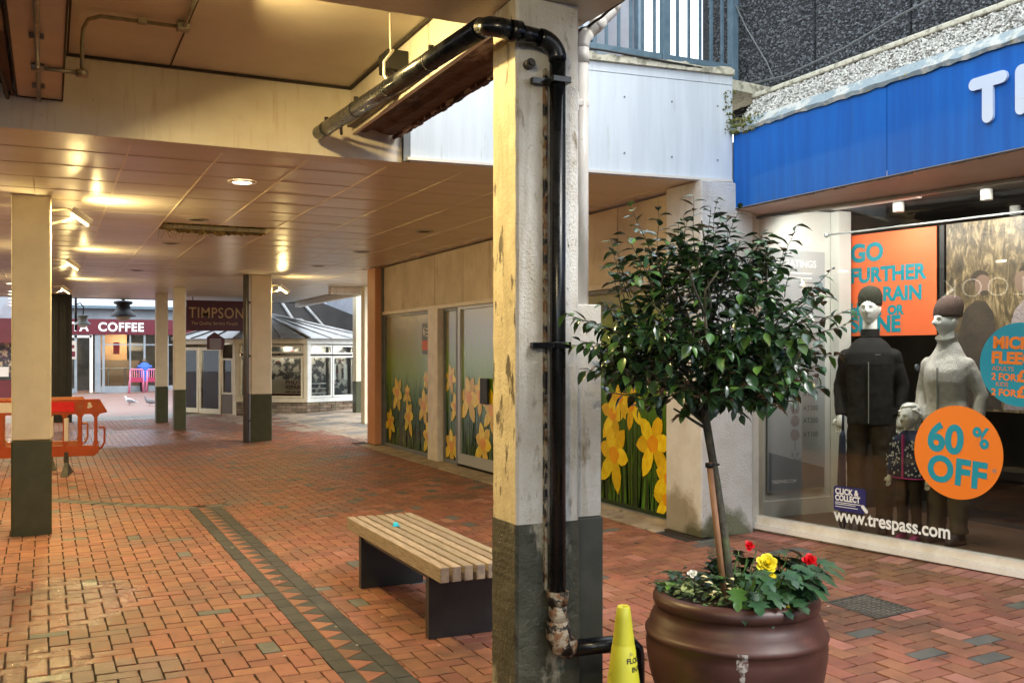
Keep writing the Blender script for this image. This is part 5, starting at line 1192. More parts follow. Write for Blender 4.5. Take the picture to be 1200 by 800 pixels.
# ================================================================ BENCH
bt = thing('bench', 'slatted timber bench on two black panels standing on the red paving', 'bench', (2.14, 5.8, 0))
for i in range(7):
    x = 1.905+i*.0705; e = R.uniform(-.004, .004)
    mb = MB().box(x, 4.90+e, .366, x+.052, 6.72+e, .45, bev=.004); s_ = obj('slat', mb, 'bench_wood', bt)
    obj('end_grain', MB().box(x+.004, 4.8985+e, .370, x+.048, 4.8995+e, .446), 'bench_end', s_)
for y in (5.13, 6.44): obj('leg_panel', MB().box(1.925, y, .0, 2.375, y+.055, .364, bev=.003), 'bench_black', bt)
obj('underframe', MB().box(1.94, 5.185, .33, 2.36, 6.44, .3645), 'bench_black', bt)
ct = single('bottle_cap', MB().lathe([(.001, .022), (.016, .022), (.019, .006), (.019, 0), (.001, 0)], (2.10, 6.23, .452), 14).box(2.08, 6.21, .4505, 2.125, 6.24, .456, bev=.001), 'cyan_tag', 'small bright cyan cap lying on the bench slats', 'cap', (2.10, 6.23, .452))

# ================================================================ PLANT POT, TREE AND FLOWERS
PX, PY = 2.516, 3.177; pz = gz(PX)
pot = thing('plant_pot', 'large glazed brown round pot with rolled rim and a white dripped stain', 'pot', (PX, PY, pz))
prof = [(.22, 0), (.235, .01), (.28, .12), (.318, .22), (.345, .31), (.358, .39), (.3605, .43), (.357, .461), (.3615, .465), (.3645, .473), (.3635, .483), (.358, .490), (.352, .495), (.345, .52), (.334, .545), (.317, .573), (.323, .578), (.331, .59), (.332, .612), (.322, .628), (.302, .637), (.290, .630), (.284, .61), (.284, .56), (.30, .5)]
mb = MB(); mb.lathe([(r, z) for r, z in prof], (PX, PY, pz), 96); obj('body', mb, 'pot', pot)
obj('soil', MB().lathe([(.30, .565), (.2, .585), (.001, .60)], (PX, PY, pz), 40), 'soil', pot)
def pot_r(z):
    for (r0, z0), (r1, z1) in zip(prof[:-1], prof[1:]):
        if z0 <= z <= z1: return r0+(r1-r0)*(z-z0)/max(1e-6, z1-z0)
    return .36
mb = MB(); rr = random.Random(5); a0 = math.atan2(-PY, -PX)+.07
prev = None
for i in range(25):
    z = .483-.0115*i; w = (.05 if i < 6 else .032*(1-i/30))*(1+rr.uniform(-.25, .25)); r = pot_r(z)+.0014
    cur = [(PX+r*cos(a0+u*w), PY+r*sin(a0+u*w), pz+z) for u in (-1, -.4, .2, 1)]
    if prev: mb.add(prev+cur, [(k, k+4, k+5, k+1) for k in range(3)], 0, True)
    prev = cur
obj('white_stain', mb, 'bird_lime', pot)

tr = thing('potted_tree', 'small glossy-leaved standard tree leaning slightly in the brown pot', 'tree', (2.51, 3.18, pz+.58))
RV = Vector((C_, -S_, 0)); DV = Vector((S_, C_, 0))
T0 = Vector((2.502, 3.185, pz+.55)); T1 = T0+RV*(-.105); T1.z = 1.34
tp = [T0, T0.lerp(T1, .3)+RV*.012, T0.lerp(T1, .65)+RV*.010, T1, T1+RV*.0+ZV*.10]
obj('trunk', MB().tube(tp, [.021, .018, .0165, .017, .014], 14), 'bark', tr)
CC = T1+RV*.012+ZV*.34
rt2 = random.Random(11); limbs = []; lm = MB()
FK = T1+ZV*.02
def limb(p, q, r0, r1, sag=.03):
    m_ = p.lerp(q, .5)+Vector((rt2.uniform(-sag, sag), rt2.uniform(-sag, sag), rt2.uniform(-.01, sag))); pts = [p, m_, q]; lm.tube(pts, [r0, (r0+r1)/2, r1], 7); limbs.append(pts); return pts
for k in range(9):
    a = 2*pi*k/9+rt2.uniform(-.2, .2); r = rt2.uniform(.2, .33); q = FK+Vector((cos(a)*r, sin(a)*r, rt2.uniform(.12, .42))); limb(FK+ZV*rt2.uniform(-.05, .06), q, .010, .0055)
    for _ in range(2):
        q2 = q+Vector((cos(a+rt2.uniform(-.8, .8))*.13, sin(a+rt2.uniform(-.8, .8))*.13, rt2.uniform(.02, .22))); limb(q, q2, .0055, .003)
limb(FK, FK+Vector((.02, .01, .55)), .013, .006); limb(FK+Vector((.02, .01, .5)), FK+Vector((-.02, .0, .78)), .006, .003); limb(FK+ZV*.3, FK+RV*.14+ZV*.70, .008, .003); limb(FK+ZV*.2, FK-RV*.2+ZV*.66, .008, .003)
limb(T1-ZV*.04, T1-RV*.13+ZV*.04, .007, .004, .004)
twigs = MB(); leaves = []
def leaf(pos, d, n_, L, mi): leaves.append((pos, d, n_, L, mi))
def shoot(p, d, L, drop=.25, n0=0):
    d = d.normalized(); pts = [p.copy()]; N = max(3, int(L/.021)); q = p.copy(); ph = rt2.random()*6.28
    for i in range(N):
        d = (d+Vector((rt2.uniform(-.10, .10), rt2.uniform(-.10, .10), rt2.uniform(-.05, .07)))).normalized(); q = q+d*.021; pts.append(q.copy())
        if i >= n0:
            ph += 2.4; side = d.cross(ZV)
            if side.length < .05: side = Vector((1, 0, 0))
            side.normalize(); up = side.cross(d).normalized(); o_ = side*cos(ph)+up*sin(ph)*.6
            ld = (o_+d*.55-ZV*rt2.uniform(.1, .75)*drop*2.2).normalized(); tip = i > N-5
            leaf(q, ld, (ZV+o_*.3+Vector((rt2.uniform(-.4, .4), rt2.uniform(-.4, .4), 0))).normalized(), rt2.uniform(.046, .078)*(.9 if tip else 1), 1 if (tip and rt2.random() < .30) or rt2.random() < .025 else 0)
    twigs.tube(pts, [.0028-.0018*i/len(pts) for i in range(len(pts))], 4, caps=False)
# dense body
for k in range(450):
    while True:
        v = Vector((rt2.uniform(-1, 1), rt2.uniform(-1, 1), rt2.uniform(-1, 1)))
        if .15 < v.length < 1: break
    e = Vector((v.x*.325*(1-.35*max(0, v.z)), v.y*.33*(1-.38*max(0, v.z)), v.z*.30-.03)); p = CC+e
    if p.z < T1.z+.07: p.z = T1.z+.07+rt2.random()*.08
    if k < 190: p.z = CC.z-.27+rt2.random()*.26
    d = Vector((v.x, v.y, v.z*.5+.25)); shoot(p, d, rt2.uniform(.08, .19), drop=.35 if p.z < CC.z else .2)
for k in range(50):
    u = rt2.uniform(-.27, .29); shoot(CC+RV*u+DV*rt2.uniform(-.22, .22)+ZV*rt2.uniform(.08, .24), RV*(u*.7+rt2.uniform(-.2, .2))+ZV+DV*rt2.uniform(-.3, .3), rt2.uniform(.10, .20), drop=.25)
# long reaching shoots on the outline
for (u, w, du, dz, L) in ((-.34, .12, -.25, .9, .26), (-.20, .26, -.15, 1, .26), (-.17, .25, .1, 1, .24), (-.02, .28, -.05, 1, .28), (.02, .26, .12, 1, .30), (.10, .26, .1, 1, .22), (.2, .2, .1, 1, .24), (.26, .16, .25, .9, .26), (.34, .10, .7, .6, .22), (.33, .02, 1, .25, .24),
                          (-.36, .02, -1, .25, .22), (-.33, -.05, -1, .1, .20), (-.30, .18, -.4, .9, .22), (.3, -.06, 1, .1, .2), (.16, .24, .4, .9, .2), (-.08, .3, .0, 1, .22), (-.26, .2, -.6, .7, .2), (.28, .08, .8, .5, .2), (-.34, -.12, -.9, -.1, .16), (.30, -.14, .9, .0, .16)):
    for s in range(2):
        dp = rt2.uniform(-.14, .14); shoot(CC+RV*(u+rt2.uniform(-.03, .03))+ZV*(w+rt2.uniform(-.04, .02))+DV*dp, RV*du+ZV*dz+DV*rt2.uniform(-.25, .25), L*(1.1 if s == 0 else rt2.uniform(.6, 1.0)), drop=.3, n0=1)
obj('branches', lm, 'bark', tr); obj('twigs', twigs, 'bark', tr, kind='stuff')
def leaf_verts(L, w, fold, curl):
    out = []; rows = [(0, 0), (.18, .62), (.42, 1), (.7, .78), (1, 0)]
    for t, ww in rows:
        z = -curl*t*t*L; c = Vector((t*L, 0, z))
        if ww == 0: out.append([c])
        else: out.append([Vector((t*L, -ww*w, z+fold*ww*w)), c, Vector((t*L, ww*w, z+fold*ww*w))])
    return out
def leaf_add(mb, pos, d, n_, L, mi, w=.21, curl=.25, fold=.35):
    d = d.normalized(); s_ = n_.cross(d)
    if s_.length < 1e-3: s_ = d.cross(Vector((1, 0, 0)))
    s_.normalize(); u_ = d.cross(s_).normalized(); rows = leaf_verts(L, L*w, fold, curl); b = len(mb.v); idx = []
    for r in rows:
        ids = []
        for v in r: mb.v.append(tuple(pos+d*v.x+s_*v.y+u_*v.z)); ids.append(len(mb.v)-1)
        idx.append(ids)
    for a, c in zip(idx[:-1], idx[1:]):
        if len(a) == 1: fs = [(a[0], c[1], c[0]), (a[0], c[2], c[1])]
        elif len(c) == 1: fs = [(a[0], a[1], c[0]), (a[1], a[2], c[0])]
        else: fs = [(a[0], a[1], c[1], c[0]), (a[1], a[2], c[2], c[1])]
        for f in fs: mb.f.append(list(f)); mb.m.append(mi); mb.sm.append(True)
protos = {}
for mi, mn in ((0, 'leaf_dark'), (1, 'leaf_light')):
    for v in range(3):
        mb = MB(); leaf_add(mb, Vector((0, 0, 0)), Vector((1, 0, 0)), ZV, .065, 0, w=(.27, .31, .24)[v], curl=(.15, .3, .45)[v]); protos[(mi, v)] = mb.build('leaf', mn)
leaves.sort(key=lambda l_: l_[0].dot(DV)); restl = MB()
for n_, (p, d, nn, L, mi) in enumerate(leaves):
    if n_ < 290:
        o = bpy.data.objects.new('leaf', protos[(mi, rt2.randrange(3))]); COL.objects.link(o); o.parent = tr
        d = d.normalized(); s_ = nn.cross(d); s_ = s_.normalized() if s_.length > 1e-3 else Vector((1, 0, 0)); u_ = d.cross(s_)
        M = Matrix((( d.x, s_.x, u_.x, 0), (d.y, s_.y, u_.y, 0), (d.z, s_.z, u_.z, 0), (0, 0, 0, 1)))
        o.matrix_basis = Matrix.Translation(p-ORG[tr]) @ M @ Matrix.Scale(L/.065, 4)
    else: leaf_add(restl, p, d, nn, L, mi, w=rt2.uniform(.24, .33), curl=rt2.uniform(.1, .45))
obj('leaf', restl, ['leaf_dark', 'leaf_light'], tr, kind='stuff')
K0 = T0-RV*.028-DV*.03; K1 = K0-RV*.068; K1.z = 1.165
sk = thing('support_stake', 'thin reddish wooden stake tied beside the little tree trunk', 'stake', tuple(K0))
obj('cane', MB().tube([K0, K1], .0125, 10), 'stake', sk); obj('tie', MB().tube([K1-ZV*.02, K1-ZV*.002], .0165, 10).tube([K1-ZV*.012, K1-ZV*.012+RV*.045+DV*.03], .005, 6), 'black', sk)
# begonias
bg_ = thing('begonia', 'bushy dark-leaved begonia with yellow and red flowers spilling over the pot rim', 'plant', (PX+.06, PY, pz+.6))
rb = random.Random(21)
def jag_leaf(mb, pos, d, n_, L, mi=0):
    d = d.normalized(); s_ = n_.cross(d); s_ = s_.normalized() if s_.length > .01 else Vector((1, 0, 0)); u_ = d.cross(s_)
    out = [(0, .02), (-.10, .20), (.08, .34), (.12, .56), (.29, .31), (.49, .49), (.57, .22), (.80, .22), (1.0, 0)]
    b = len(mb.v); C = [Vector((t, 0, -.30*t*t)) for t in (0.02, .3, .6, 1.0)]
    up = [Vector((t, w*.85, -.30*t*t+.20*w-.35*w*w+rb.uniform(-.02, .02))) for t, w in out]; lo = [Vector((t, -w*.75, -.30*t*t+.20*w-.35*w*w+rb.uniform(-.02, .02))) for t, w in out[:-1]]
    P = C+up+lo
    for v in P: mb.v.append(tuple(pos+(d*v.x+s_*v.y+u_*v.z)*L))
    U = lambda i: b+4+i
    Lo = lambda i: b+4+9+i if i < 8 else b+4+8
    cm = [0, 0, 0, 1, 1, 2, 2, 2, 3]
    for i in range(8):
        for side, fn_ in ((0, U), (1, Lo)):
            f = [b+cm[i], fn_(i), fn_(i+1), b+cm[i+1]] if cm[i] != cm[i+1] else [b+cm[i], fn_(i), fn_(i+1)]
            f = f[::-1] if side == 0 else f
            f2 = []
            for q in f:
                if q not in f2: f2.append(q)
            if len(f2) > 2: mb.f.append(f2); mb.m.append(mi); mb.sm.append(True)
st = MB(); RIM = Vector((PX, PY, pz+.63))
for k in range(200):
    a = rb.uniform(0, 2*pi); rr_ = .30*math.sqrt(rb.random()); base = RIM+Vector((cos(a)*rr_*.8, sin(a)*rr_*.8, -.05)); lat = (base-RIM).dot(RV)
    if lat < -.04: continue
    top = base+Vector((cos(a)*rb.uniform(.01, .10), sin(a)*rb.uniform(.01, .10), rb.uniform(.05, .19)))+RV*.03
    st.tube([base, base.lerp(top, .6)+ZV*.01, top], .003, 5, caps=False)
    d = Vector((cos(a), sin(a), rb.uniform(-.5, .05)))+RV*rb.uniform(-.3, .4)-DV*rb.uniform(0, .4)
    mb = MB(); jag_leaf(mb, top, d, Vector((rb.uniform(-.3, .3), rb.uniform(-.3, .3), 1)), rb.uniform(.065, .11)); obj('leaf', mb, 'begonia_leaf', bg_)
for k in range(34):   # leaves hanging over the rim at the right
    a = math.atan2(-DV.y, -DV.x)+rb.uniform(-.25, 1.75); base = RIM+Vector((cos(a)*.26, sin(a)*.26, .02+rb.random()*.05)); d = Vector((cos(a), sin(a), -rb.uniform(.2, .9)))
    mb = MB(); jag_leaf(mb, base, d, Vector((cos(a)*.5+rb.uniform(-.5, .5), sin(a)*.5+rb.uniform(-.5, .5), 1)), rb.uniform(.06, .105)); obj('leaf', mb, 'begonia_leaf' if k % 9 else 'leaf_light', bg_)
obj('stems', st, 'leaf_light', bg_, kind='stuff')
def bloom(c, r, m, n_=26, face=None, label=None):
    mb = MB(); c = Vector(c); f = (face or (-DV*.75+ZV*.65)).normalized(); a_ = f.cross(ZV).normalized(); b_ = f.cross(a_)
    for k in range(n_):
        t = k/n_; a = 2.4*k; op = .25+1.0*t; d = (a_*cos(a)+b_*sin(a))*sin(op)+f*cos(op); L = r*(.55+.45*t)
        s_ = d.cross(f).normalized()*L*.42; u_ = f*.12*L; o_ = c-f*.2*r*t
        mb.add([o_, o_+d*L*.55-s_+u_, o_+d*L*.95-s_*.6, o_+d*L*1.05+f*rb.uniform(-.1, .1)*L, o_+d*L*.95+s_*.6, o_+d*L*.55+s_+u_, o_+d*L*.55-u_*.3], [(0, 1, 6), (1, 2, 3, 6), (6, 3, 4, 5), (6, 5, 0)], 0, True)
    return obj('flower', mb, m, bg_, label)
pxp = lambda px, py, d: Vector(((S_+C_*(px-600)/1141)*d, (C_-S_*(px-600)/1141)*d, 1.6-(py-415)*d/1141))
def at_pot(u, z, w=0): return RIM+RV*u-DV*w+ZV*z
bloom(at_pot(.095, .135, .12), .050, 'petal_yellow', 30, label='large double yellow flower'); bloom(at_pot(.10, .095, .14), .034, 'petal_yellow', 12, label='lower yellow petals')
bloom(at_pot(.285, .13, .05), .040, 'petal_red', 16, label='red flower at the right'); bloom(at_pot(.295, .085, .06), .026, 'petal_red', 10, label='smaller red flower below')
bloom(at_pot(.09, .155, -.14), .030, 'petal_red', 12, label='red flower at the back'); bloom(at_pot(.135, .0, .27), .018, 'petal_yellow', 10, label='yellow bud')
bloom(at_pot(-.18, .075, .03), .024, 'petal_white', 14, label='small white flower')
iv = thing('trailing_plant', 'low patchy green and cream plant on the left side of the brown pot', 'plant', (PX-.1, PY, pz+.6))
mb = MB(); mb2 = MB()
for k in range(700):
    a = rb.uniform(0, 2*pi); rr_ = .285*math.sqrt(rb.random()); p = RIM+Vector((cos(a)*rr_, sin(a)*rr_, rb.uniform(-.07, .05)))
    lat = (p-RIM).dot(RV)
    if lat > .06: continue
    leaf_add(mb, p, Vector((rb.uniform(-1, 1), rb.uniform(-1, 1), rb.uniform(-.2, .8))), Vector((rb.uniform(-.5, .5), rb.uniform(-.5, .5), 1)), rb.uniform(.02, .045), 0, w=.32)
obj('leaves', mb, 'ivy_leaf', iv, kind='stuff')
for (u, z, w) in ((-.27, .035, .0), (-.24, .06, -.08), (-.29, .02, -.04), (-.08, .07, .08), (-.12, .05, -.1), (-.05, .06, -.15)):
    for q in range(4): mb = MB(); jag_leaf(mb, at_pot(u, z, w), Vector((rb.uniform(-1, 1), rb.uniform(-1, 1), .1)), ZV, rb.uniform(.06, .085)); obj('leaf', mb, 'leaf_light' if q == 0 else 'begonia_leaf', iv)
for k in range(9):
    mb = MB(); p = at_pot(rb.uniform(-.17, .02), rb.uniform(.02, .08), rb.uniform(.05, .2)); leaf_add(mb, p, Vector((rb.uniform(-1, 1), rb.uniform(-1, 0), .3)), ZV, .04, 0, w=.3); obj('pale_leaf', mb, 'petal_cream', iv)
mb = MB(); c0 = at_pot(-.065, .03, -.12)
for k in range(50):
    t = k/50; a = k*2.4; leaf_add(mb, c0+ZV*(.17*t), Vector((cos(a), sin(a), .3)), ZV, .05*(1-t)+.012, 0, w=.25)
obj('feathery_sprig', mb, 'begonia_leaf', iv, kind='stuff')

# ================================================================ YELLOW FLOOR CONE
KX, KY = 1.973, 3.16
kc = thing('floor_cone', 'tall narrow yellow warning cone with black lettering next to the pot', 'cone', (KX, KY, 0))
kr = lambda z: .025+(.645-z)*.128
obj('body', MB().lathe([(.165, 0), (.165, .012), (.125, .022), (kr(.03), .03)]+[(kr(z), z) for z in (.1, .2, .3, .4, .495)]+[(kr(.5)-.0015, .5), (kr(.505)-.001, .505), (kr(.6), .6), (kr(.64), .64), (.021, .646), (.017, .64), (.012, .60)], (KX, KY, 0), 56), 'cone_yellow', kc)
mb = MB(); a0 = math.atan2(-KY, -KX)
for s, z, sz, off in (('FLOOR CLEANING', .440, .0265, .012), ('IN PROGRESS', .407, .0265, .034)):
    vs, fs = text_geo(s, sz, .0008); out = []
    for v in vs:
        zz = z+v.y; r = kr(zz)+.0012; a = a0+(off+v.x)/kr(z); out.append((KX+r*cos(a), KY+r*sin(a), zz))
    mb.add(out, fs)
obj('lettering', mb, 'ink_black', kc)

# ================================================================ ORANGE BARRIERS
def barrier(name, x0, x1, y, rot, label, m='barrier_orange', cut=True):
    t = thing(name, label, 'barrier', (x1, y, 0), rz=rot, group='plastic pedestrian barriers'); L = x1-x0; T = .045
    P = lambda a, z: (a-L, z)
    mb = MB(); 
    def bb(a0, z0, a1, z1, th=T, mi=0): mb.box(a0-L, -th/2, z0, a1-L, th/2, z1, mi, bev=.006)
    O_ = (-L, T/2, 0)
    mb.prism([(0, .80), (L-.10, .80), (L, .82), (L, .84), (L-.09, 1.0), (0, 1.0)], O_, (1, 0, 0), (0, 0, 1), (0, -1, 0), T)
    mb.prism([(0, .24), (L-.16, .24), (L-.10, .29), (L-.10, .38), (0, .40)], O_, (1, 0, 0), (0, 0, 1), (0, -1, 0), T)
    a = .0
    n_ = int((L-.1)/.19)
    for i in range(n_+1):
        q = (L-.10-.04)-i*.19
        if q > 0: bb(q-.02, .37, q+.022, .81)
        mb.prism([(q-.02, .80), (q-.05, .80), (q-.02, .755)], O_, (1, 0, 0), (0, 0, 1), (0, -1, 0), T); mb.prism([(q-.02, .44), (q-.05, .395), (q-.02, .395)], O_, (1, 0, 0), (0, 0, 1), (0, -1, 0), T)
        mb.prism([(q+.02, .80), (q+.02, .755), (q+.05, .80)], O_, (1, 0, 0), (0, 0, 1), (0, -1, 0), T); mb.prism([(q+.02, .44), (q+.02, .395), (q+.05, .395)], O_, (1, 0, 0), (0, 0, 1), (0, -1, 0), T)
    obj('panel', mb, m, t, local=True)
    mb = MB(); mb.tube([(-.10, 0, .62), (-.035, 0, .62), (-.03, 0, .60), (-.03, 0, .42), (-.06, 0, .36), (-.10, 0, .33)], .014, 8); obj('coupling_loop', mb, m, t, local=True)
    obj('reflective_strip', MB().box(-.72, -T/2-.004, .835, -.40, -T/2, .965), 'reflective_red', t, local=True)
    obj('reflective_strip', MB().box(-L+.02, -T/2-.004, .835, -.80, -T/2, .965), 'reflective_white', t, local=True)
    for c, r in (((-.215, .935), .022), ((-.200, .905), .02), ((-.225, .895), .018)): obj('emblem', MB().prism([(c[0]+r*cos(.5*i), c[1]+r*sin(.5*i)) for i in range(13)], (0, -T/2-.002, 0), (1, 0, 0), (0, 0, 1), (0, -1, 0), .003), 'reflective_white', t, local=True)
    obj('plug', MB().tube([(-.33, -T/2, .90), (-.33, -T/2-.006, .90)], .03, 12), 'barrier_orange_worn', t, local=True)
    for fx in (-.50, -L+.5):
        mb = MB(); mb.box(fx-.025, -.03, .10, fx+.025, .03, .30); mb.box(fx-.028, -T/2-.006, .44, fx+.028, T/2+.006, .75, 1, bev=.01)
        mb.add([(fx-.04, -.30, .0), (fx+.05, -.30, .0), (fx+.05, .30, .0), (fx-.04, .30, .0), (fx-.02, -.03, .16), (fx+.02, -.03, .16), (fx+.02, .03, .16), (fx-.02, .03, .16)], [(0, 3, 2, 1), (4, 5, 6, 7), (0, 1, 5, 4), (1, 2, 6, 5), (2, 3, 7, 6), (3, 0, 4, 7)])
        obj('foot', mb, ['rubber', 'reflective_white'], t, local=True)
    return t
barrier('barrier', -1.25, .71, 14.2, radians(-8), 'orange plastic barrier with red reflective strip, in front beside the cream column')
barrier('barrier', -1.55, .53, 15.1, radians(4), 'older browner orange barrier standing just behind the bright orange one', 'barrier_orange_worn')

# ================================================================ LAMPS
def area_light(name, loc, d, size, energy, col, parent=None, shape='DISK', spread=180):
    L = bpy.data.lights.new(name, 'AREA'); L.shape = shape; L.size = size; L.energy = energy; L.color = col; L.spread = radians(spread)
    o = bpy.data.objects.new(name, L); COL.objects.link(o); o.location = Vector(loc)-origin(parent); o.rotation_euler = (-Vector(d)).to_track_quat('Z', 'Y').to_euler()
    if parent: o.parent = parent
    return o
WARM = (1, .80, .43); WARM2 = (1, .74, .30)
def downlight(x, y, lit, label, z=CZ, group=None, e=24):
    t = thing('downlight', label, 'downlight', (x, y, z), group=group)
    obj('ring', MB().lathe([(.075, -.003), (.078, -.010), (.105, -.008), (.112, -.001), (.112, 0)], (x, y, z), 28), 'lamp_white' if lit else 'frame_silver', t)
    obj('diffuser', MB().lathe([(.001, -.005), (.078, -.005)], (x, y, z), 24), 'lamp_glow' if lit else 'seam_dark', t)
    if lit: area_light('lamp', (x, y, z-.02), (0, 0, -1), .15, e, WARM, t)
downlight(1.43, 8.15, True, 'round lit downlight in the ceiling in front of the torn gap')
G1 = 'unlit round downlights in the ceiling tiles'
for x, y, lb in ((1.41, 10.62, 'dark unlit downlight beside the torn ceiling gap'), (1.40, 13.04, 'dark unlit downlight beyond the torn ceiling gap'), (1.34, 17.5, 'farthest dark unlit downlight on the left'), (3.89, 10.52, 'dark unlit downlight nearest the daffodil windows'), (3.89, 13.0, 'second dark unlit downlight near the daffodil windows'), (3.89, 15.4, 'third dark unlit downlight near the orange pillar')):
    downlight(x, y, False, lb, group=G1)
for i in range(6): downlight(-.69-.055*i, 21.8+2.6*i if i < 2 else 21.8+1.9*i-.5*0, True, 'lit downlight in the receding row at the far left, number %s from the viewer' % ['first', 'second', 'third', 'fourth', 'fifth', 'sixth'][i], group='lit downlights at far left', e=16, z=CZ if 21.8+1.9*i < 26.5 else CZ)
for (x, y), nm_ in zip(((-2.9, 6.9+.4), (-2.9, 9.8), (-2.9, 12.6), (-1.2, 13.5)), ('nearest the viewer', 'second from the viewer', 'third from the viewer', 'nearest the cream column')): downlight(x, y, True, 'lit left-hand downlight mirrored in the shop window, '+nm_, group='lit downlights at left', e=16)
def floodlight(x, y, z, side, label, e=55, d=(1, -.2, -.1)):
    t = thing('floodlight', label, 'floodlight', (x, y, z), group='white floodlights clamped to the columns')
    obj('arm', MB().tube([(x, y, z+.05), (x+.12*side, y-.03, z+.07), (x+.20*side, y-.05, z+.04)], .008, 8).tube([(x, y, z-.07), (x+.14*side, y-.03, z-.03), (x+.20*side, y-.05, z+.0)], .010, 8), 'lamp_white', t)
    M = Matrix.Translation((x+.25*side, y-.05, z+.0)) @ Matrix.Rotation(radians(35*side), 4, 'Y')
    obj('housing', MB().box(-.10, -.09, -.028, .10, .09, .028, bev=.008, M=M), 'lamp_white', t)
    obj('lens', MB().box(-.085, -.075, -.034, .085, .075, -.0285, M=M), 'flood_glow', t)
    p = M @ Vector((0, 0, -.045)); dn = (M.to_3x3() @ Vector((0, 0, -1))); area_light('lamp', p, dn+Vector((0, -.1, .0)), .14, e, WARM2, t, 'SQUARE')
    area_light('lamp', M @ Vector((.13, 0, .02)), Vector((side*.9, 0, .55)), .07, e*.14, WARM2, t)
floodlight(.022, 9.75, 2.85, 1, 'white floodlight on the near side of the nearest cream column')
floodlight(.05, 14.3, 2.80, 1, 'second white floodlight further along, partly behind the nearest column', e=50)
floodlight(.05, 20.0, 2.80, 1, 'small far floodlight in line with the nearest column', e=50)
floodlight(3.60, 17.75, 2.78, 1, 'white floodlight at the top of the drainpipe column', e=30)
sl = thing('soffit_lamp', 'glowing round lamp on the upper soffit at the top edge of the view', 'lamp', (.74, 5.12, 3.47))
obj('bowl', MB().lathe([(.001, -.05), (.06, -.045), (.09, -.02), (.095, .03)], (.74, 5.12, 3.47), 28), 'flood_glow', sl); area_light('lamp', (.74, 5.12, 3.40), (.5, -.1, -1), .16, 60, WARM2, sl)
s2 = thing('soffit_lamp', 'added unseen round lamp on the upper soffit, above and behind the viewer', 'lamp', (-.6, .6, 3.47))  # extra lamp added to brighten column fronts, beam and bench
obj('bowl', MB().lathe([(.001, -.05), (.06, -.045), (.09, -.02), (.095, .03)], (-.6, .6, 3.47), 28), 'flood_glow', s2); area_light('lamp', (-.6, .6, 3.40), (0, .75, -.6), .16, 40, WARM, s2)
# lamp reaching the wet paving from the left
lw = thing('wall_lamp', 'warm wall lamp on the left side of the arcade, outside the view', 'lamp', (-3.3, 10.8, 2.85))
obj('housing', MB().box(-3.48, 10.65, 2.75, -3.28, 10.95, 2.95, bev=.01), 'lamp_white', lw); area_light('lamp', (-3.25, 10.8, 2.83), (.9, -.5, -.55), .2, 85, WARM2, lw)

# ================================================================ LEFT SIDE SHOP (seen mirrored) 
nl = thing('clothes_shop_front', 'dark left-hand shopfront with thin white letters, seen mirrored in the window', 'shop', (-3.6, 6, 0))
obj('wall', MB().box(-4.0, -5, 0, -3.5, 26.5, 3.0), 'shop_dark', nl)
obj('fascia', MB().box(-3.5, 4.5, 2.35, -3.44, 10.2, 2.98), 'newlook_dark', nl)
mb = MB(); put_text(mb, 'NEW LOOK', .44, (-3.438, 5.85, 2.50), (0, 1, 0), (0, 0, 1), space=1.12, thick=.02, bold=-.012); obj('letters', mb, 'letter_lit', nl)
mb = MB(); put_text(mb, 'NEW', .13, (-3.438, 10.35, 2.62), (0, 1, 0), (0, 0, 1), thick=.01); put_text(mb, 'LOOK', .13, (-3.438, 10.34, 2.48), (0, 1, 0), (0, 0, 1), thick=.01); obj('letters', mb, 'letter_lit', nl)
obj('poster_panel', MB().box(-3.5, 10.6, .5, -3.46, 11.6, 2.3), 'costa_inside', nl); obj('shop_window', MB().box(-3.5, 5, .3, -3.47, 10, 2.3), 'newlook_dark', nl)
single('street_wall', MB().box(-6, -16, 0, 12, -15.6, 5), 'panel_pale', 'pale building across the open end behind the viewer', 'building', (0, -16, 0))

# ================================================================ FAR SIDE: COFFEE SHOP
YC = 43.6; cf = thing('coffee_shop', 'far coffee shop with red sign, grey frames and glazed front', 'shop', (3, YC, 0))
obj('wall', MB().box(-6, YC+4, 0, 12, YC+4.3, 7), 'costa_inside_dark', cf)
obj('upper_wall', MB().box(-6, YC+.1, 3.06, 12, YC+.6, 3.55), 'costa_wall', cf); obj('upper_wall', MB().box(-6, YC+.3, 3.55, 12, YC+.7, 4.05), 'costa_pale', cf)
obj('upper_wall', MB().box(-6, YC+.4, 4.05, 12, YC+4.2, 9), 'costa_pale', cf)
obj('gutter', MB().box(-6, YC-.2, 3.48, 12, YC+.1, 3.60), 'rail_blue', cf)
obj('fascia', MB().box(-6, YC-.06, 2.42, 6, YC+.1, 3.05), 'maroon_bright', cf)
mb = MB(); put_text(mb, 'COSTA', .50, (-.18, YC-.06, 2.56), (1, 0, 0), (0, 0, 1), bold=.016, thick=.02, sx=.95, space=1.1); put_text(mb, 'COFFEE', .50, (1.84, YC-.06, 2.56), (1, 0, 0), (0, 0, 1), bold=.016, thick=.02, sx=.95, space=1.1); obj('sign_letters', mb, 'print_white', cf)
obj('stall_riser', MB().box(-6, YC, 0, 1.0, YC+.15, .2).box(1.9, YC, 0, 12, YC+.15, .28), 'costa_wall', cf)
for x, w, m_ in ((.95, .1, 'costa_wall'), (1.52, .12, 'window_white'), (1.72, .22, 'costa_wall'), (2.0, .1, 'costa_wall'), (3.05, .06, 'costa_wall'), (3.6, .08, 'costa_wall'), (4.5, .1, 'costa_wall'), (-.1, .1, 'costa_wall')): obj('mullion', MB().box(x, YC-.02, .02, x+w, YC+.1, 2.42), m_, cf)
obj('door_head', MB().box(.5, YC-.02, 2.28, 1.6, YC+.1, 2.38), 'window_white', cf)
